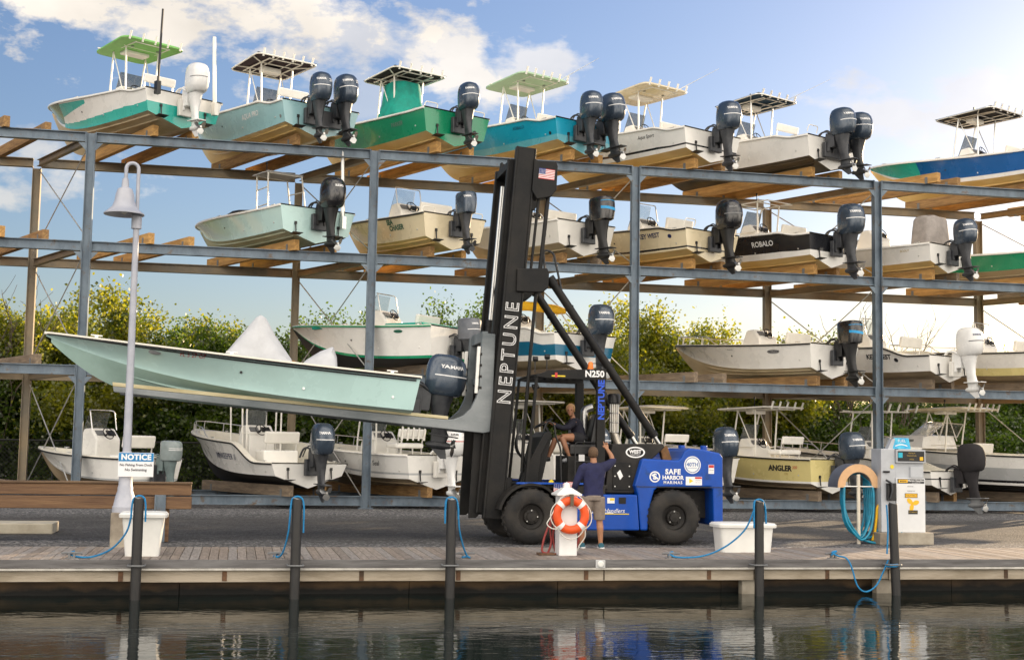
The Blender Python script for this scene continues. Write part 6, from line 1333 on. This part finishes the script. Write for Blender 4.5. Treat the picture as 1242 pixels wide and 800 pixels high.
# ------------------------------------------------------------------ mangroves behind the rack
def leaf_mat(name, c1, c2, tr):
    m = bpy.data.materials.new(name); m.use_nodes = True; nt = m.node_tree; N = nt.nodes; L = nt.links
    for n in list(N):
        if n.type != 'OUTPUT_MATERIAL': N.remove(n)
    out = [n for n in N if n.type == 'OUTPUT_MATERIAL'][0]
    tc = N.new('ShaderNodeTexCoord'); nz = N.new('ShaderNodeTexNoise'); nz.inputs['Scale'].default_value = 1.1; nz.inputs['Detail'].default_value = 6; L.new(tc.outputs['Object'], nz.inputs['Vector'])
    wn = N.new('ShaderNodeNewGeometry'); ad = N.new('ShaderNodeMath'); ad.operation = 'MULTIPLY_ADD'; L.new(wn.outputs['Random Per Island'], ad.inputs[0]); ad.inputs[1].default_value = .34
    L.new(nz.outputs['Fac'], ad.inputs[2])
    rp = N.new('ShaderNodeValToRGB'); rp.color_ramp.elements[0].position = .42; rp.color_ramp.elements[1].position = .86; rp.color_ramp.elements[0].color = (*c1, 1); rp.color_ramp.elements[1].color = (*c2, 1)
    L.new(ad.outputs[0], rp.inputs[0])
    d = N.new('ShaderNodeBsdfDiffuse'); t = N.new('ShaderNodeBsdfTranslucent'); g = N.new('ShaderNodeBsdfGlossy'); g.inputs['Roughness'].default_value = .35
    tm = N.new('ShaderNodeMix'); tm.data_type = 'RGBA'; tm.blend_type = 'MULTIPLY'; tm.inputs[0].default_value = 1; tm.inputs[7].default_value = (*tr, 1); L.new(rp.outputs[0], tm.inputs[6])
    L.new(rp.outputs[0], d.inputs[0]); L.new(tm.outputs[2], t.inputs[0])
    m1 = N.new('ShaderNodeMixShader'); m1.inputs[0].default_value = .62; L.new(d.outputs[0], m1.inputs[1]); L.new(t.outputs[0], m1.inputs[2])
    m2 = N.new('ShaderNodeMixShader'); m2.inputs[0].default_value = .06; L.new(m1.outputs[0], m2.inputs[1]); L.new(g.outputs[0], m2.inputs[2])
    L.new(m2.outputs[0], out.inputs['Surface']); return m
LEAF = [leaf_mat('mangrove_leaves', (.028,.058,.01), (.10,.14,.018), (2.0,2.2,.9)), leaf_mat('olive_leaves', (.05,.085,.012), (.21,.22,.022), (2.8,2.5,1.0))]
BARK = mat('mangrove_bark', (.06,.045,.035), .9, 0, col2=(.14,.11,.085), scale=6, bump=.6, stretch=(3,3,.6))
def make_tree(seed, H, Wd, nleaf, lm, open_=0.0):
    rn = random.Random(seed); tips = []
    tr = MB()
    def branch(p, d, ln, r, lvl):
        pts = [p]; n_ = 5; q = p.copy(); dd = d.copy()
        for i in range(n_):
            dd = (dd + V((rn.uniform(-.2,.2), rn.uniform(-.2,.2), rn.uniform(-.03,.16)))).normalized(); q = q + dd * ln / n_; pts.append(q.copy())
            if lvl < 2 and i >= 1 and rn.random() < .85:
                a = rn.uniform(0, 2*pi); out = (V((cos(a), sin(a), rn.uniform(.1,.75)))).normalized(); branch(q.copy(), (dd*.35 + out*.8).normalized(), ln * rn.uniform(.5,.75), r * .5, lvl + 1)
            if lvl >= 1: tips.append(q.copy())
        tr.tube(pts, [max(.006, r * (1 - .75*i/n_)) for i in range(n_ + 1)], 6 if lvl < 2 else 4, cap=False)
    nst = rn.choice((2,3,3))
    for k in range(nst):
        a = 2*pi*k/nst + rn.uniform(-.4,.4); branch(V((.2*cos(a), .2*sin(a), -.1)), V((cos(a)*.3*Wd/H*2, sin(a)*.3, 1)).normalized(), H*rn.uniform(.6,.82), .11, 0)
    lv = MB(); V_, F_ = lv.v, lv.f
    zmax = max(t.z for t in tips); sc_ = H * .93 / zmax; tr.v = [V((p.x, p.y, p.z*sc_)) for p in tr.v]
    def leaf(p, s_):
        a, b = rn.uniform(0, 2*pi), rn.uniform(-.9,.9); d = V((cos(a)*cos(b), sin(a)*cos(b), sin(b))); u = d.orthogonal().normalized(); u = (Matrix.Rotation(rn.uniform(0,6.28), 3, d) @ u) * s_ * .36; d = d * s_
        b0 = len(V_); V_.extend([p, p + d*.5 + u, p + d, p + d*.5 - u]); F_.append((b0,b0+1,b0+2,b0+3)); lv.m.append(0)
    ctr = []
    for t in tips:
        p = V((t.x, t.y, t.z*sc_)); ctr.append((p, rn.uniform(.4,.75)))
    nlow = int(len(tips) * (.6 - .5*open_))
    for k in range(nlow):     # skirts of leaves hanging near the ground
        a = rn.uniform(0, 2*pi); r_ = Wd * .5 * math.sqrt(rn.random()); ctr.append((V((r_*cos(a)*1.1, r_*sin(a)*.7, rn.uniform(.2, H*.62))), rn.uniform(.35,.7)))
    w_ = [c[1]**2 for c in ctr]; tot = sum(w_)
    for (c, r_), wt in zip(ctr, w_):
        k = int(nleaf * wt / tot)
        for i in range(k):
            g = V((rn.gauss(0,.5), rn.gauss(0,.5), rn.gauss(0,.38))) * r_
            leaf(c + g, rn.uniform(.085,.165))
        if rn.random() < .25:
            sp = V((rn.uniform(-.4,.4), rn.uniform(-.4,.4), rn.uniform(.4,1))).normalized()
            for i in range(14): leaf(c + sp * (r_*.5 + i*.055) + V((rn.gauss(0,.05), rn.gauss(0,.05), 0)), rn.uniform(.08,.13))
    to = tr.build('trunk', BARK, None, smooth=60); lo = lv.build('crown', lm, None, fix=False)
    return to, lo
protos = [make_tree(11, 6.2, 5.5, 62000, LEAF[1]), make_tree(23, 5.6, 5.5, 58000, LEAF[0]), make_tree(37, 6.6, 5.0, 46000, LEAF[1], .4), make_tree(41, 4.8, 6.0, 55000, LEAF[0]), make_tree(53, 7.2, 4.2, 20000, LEAF[0], .9)]
used = set()
def tree(k, x, y, rz, s, lab, sz=None):
    t = thing('mangrove_tree', (x, y, GZ), lab, 'tree', 'mangroves behind the rack', (0,0,rz)); t.scale = (s, s, (sz or s) * 1.12)
    for o in protos[k]:
        if (k, o.name) in used:
            c = o.copy(); COL.objects.link(c)
        else: c = o; used.add((k, o.name))
        c.parent = t
    return t
spec = [(0,-7.0,52.5,5.1,.98,'mangrove with golden top just left of the lamp post'),(2,-3.9,50.6,2.0,.95,'slender golden mangrove touching the lamp post on its right'),(1,-1.9,52.2,.5,1.04,'green mangrove left of the white console cover peak'),(0,.4,52.8,3.3,.92,'golden mangrove seen between the white covers of the carried boat'),(1,-14.5,52.5,.2,1.05,'tall mangrove cut off by the left edge of the view'), # kind, x, y, rot, scale, label
 (0,-12.2,50.5,.3,1.0,'leafy olive mangrove at the far left edge behind the rack'),(1,-9.6,48.8,1.2,.9,'low green mangrove between the far left back column and the bare tree'),(3,-7.6,51.5,2.2,1.1,'broad low mangrove behind the bow of the seafoam boat'),
 (0,-5.2,50.0,4.0,1.02,'tall yellow lit mangrove directly behind the lamp post'),(2,-2.9,51.5,.9,.88,'upright yellow mangrove just right of the lamp post'),(1,-.9,49.5,2.9,.98,'rounded mangrove behind the white console cover of the carried boat'),
 (3,1.2,51.5,5.0,1.12,'low wide mangrove left of the back column near the green gunwale boat'),(4,2.9,50.5,1.0,.88,'thin open crowned tree beside the crossed brace rods'),(1,4.4,52.0,3.6,1.0,'green mangrove behind the square framed windshield'),
 (3,7.0,51.0,.4,1.06,'low mangrove behind the green gunwale boat stern'),(4,9.0,51.0,2.2,.98,'open airy tree left of the forklift mast'),(0,11.2,52.0,5.2,.95,'dense mangrove right behind the forklift mast'),
 (2,13.4,51.0,3.1,.95,'loose golden mangrove behind the forklift struts'),(0,15.6,50.5,1.4,1.0,'full mangrove just left of the third front column'),(0,18.4,51.0,2.6,1.1,'largest rounded mangrove, just right of the third front column'),
 (2,20.6,51.5,4.4,.93,'tall dark mangrove behind the bow rail of the blue striped motor boat'),(4,22.8,52.0,.2,.85,'sparse tree with drooping branch beside the second pair of bare trees'),(3,22.0,50.0,1.9,.95,'low hedge like mangrove under the second level boat with bow rail'),
 (3,24.8,50.5,3.3,.9,'low mangrove behind the yellow hulled boat'),(1,27.5,51.5,5.5,.8,'round low mangrove left of the right back column'),(3,29.8,50.5,.8,.98,'wide low mangrove behind the cabin boat'),
 (1,32.2,51.5,2.0,.95,'bushy mangrove at the right edge behind the rack'),(0,34.8,53.0,3.0,.9,'distant mangrove beyond the right edge boats'),
]
for k, x, y, rz, s, lb in spec: tree(k, x, y, rz, s, lb)
rn = random.Random(77)
# continuous dark thicket of lower growth that closes the gaps between the trees
th_ = MB()
for i in range(90000):
    x = rn.uniform(-16, 38); z = rn.random()**.8 * (2.7 + .7*mnoise.noise(V((x*.5, 3, 0)))); y = 48.2 + rn.gauss(0, .55) + .5*mnoise.noise(V((x*.7, z, 5)))
    a, b = rn.uniform(0, 2*pi), rn.uniform(-.9,.9); d = V((cos(a)*cos(b), sin(a)*cos(b), sin(b))); u = (Matrix.Rotation(rn.uniform(0,6.28), 3, d) @ d.orthogonal().normalized()) ; s_ = rn.uniform(.1,.19); p = V((x,y,z)); b0 = len(th_.v)
    th_.v.extend([p, p+d*s_*.5+u*s_*.36, p+d*s_, p+d*s_*.5-u*s_*.36]); th_.f.append((b0,b0+1,b0+2,b0+3)); th_.m.append(0)
o = th_.build('undergrowth', LEAF[0], None, fix=False); tag(o, 'dark leafy undergrowth closing the gaps below the mangroves', 'undergrowth', kind='stuff')
def bare(seed, x, y, h, lab):
    rn = random.Random(seed); m = MB()
    def br(p, d, ln, r, lv):
        pts = [p]; q = p.copy(); dd = d.copy()
        for i in range(6):
            dd = (dd + V((rn.uniform(-.22,.22), rn.uniform(-.15,.15), rn.uniform(-.02,.12)))).normalized(); q = q + dd*ln/6; pts.append(q.copy())
            if lv < 3 and i > 0 and rn.random() < .75: br(q.copy(), (dd*.7 + V((rn.uniform(-1,1), rn.uniform(-.6,.6), rn.uniform(.1,.8)))).normalized(), ln*rn.uniform(.4,.65), r*.55, lv+1)
        m.tube(pts, [max(.007, r*(1-.7*i/6)) for i in range(7)], 5, cap=False)
    br(V((0,0,0)), V((.1,0,1)).normalized(), h, .07, 0); br(V((.2,.1,0)), V((.35,0,1)).normalized(), h*.8, .05, 0)
    t = thing('bare_tree', (x, y, GZ), lab, 'tree', 'leafless trees behind the rack'); m.build('trunk', BARK, t, smooth=60)
bare(5, -8.6, 47.8, 4.6, 'leafless grey tree behind the crossed rods at the left end of the rack')
bare(9, 23.3, 48.5, 4.7, 'leafless twiggy tree behind the crossed rods right of centre')
bare(14, 24.9, 48.8, 4.2, 'smaller leafless tree beside the right front column')
# dark wire fence between the rack and the trees
fe = thing('wire_fence', (-14, 46.6, GZ), 'dark chain link fence with top rail between the rack and the mangroves', 'fence')
FEN = mat('dark_fence_wire', (.02,.022,.02), .6, .3)
m = MB()
for s_ in (1,-1):
    k = -1.8
    while k < 54:
        a = V((k, 0, .04)) if s_ > 0 else V((k + 1.7, 0, .04)); b = V((k + 1.7, 0, 1.75)) if s_ > 0 else V((k, 0, 1.75)); m.bar(a + V((0,.004*s_,0)), b + V((0,.004*s_,0)), .009, .009); k += .14
m.build('mesh', FEN, fe); m = MB(); m.tube([(-2,0,1.76),(54,0,1.76)], .03, 8); m.build('top_rail', FEN, fe)
for k in range(19): m = MB(); m.tube([(-1+3*k,.03,0),(-1+3*k,.03,1.8)], .035, 8); m.build('post', FEN, fe)
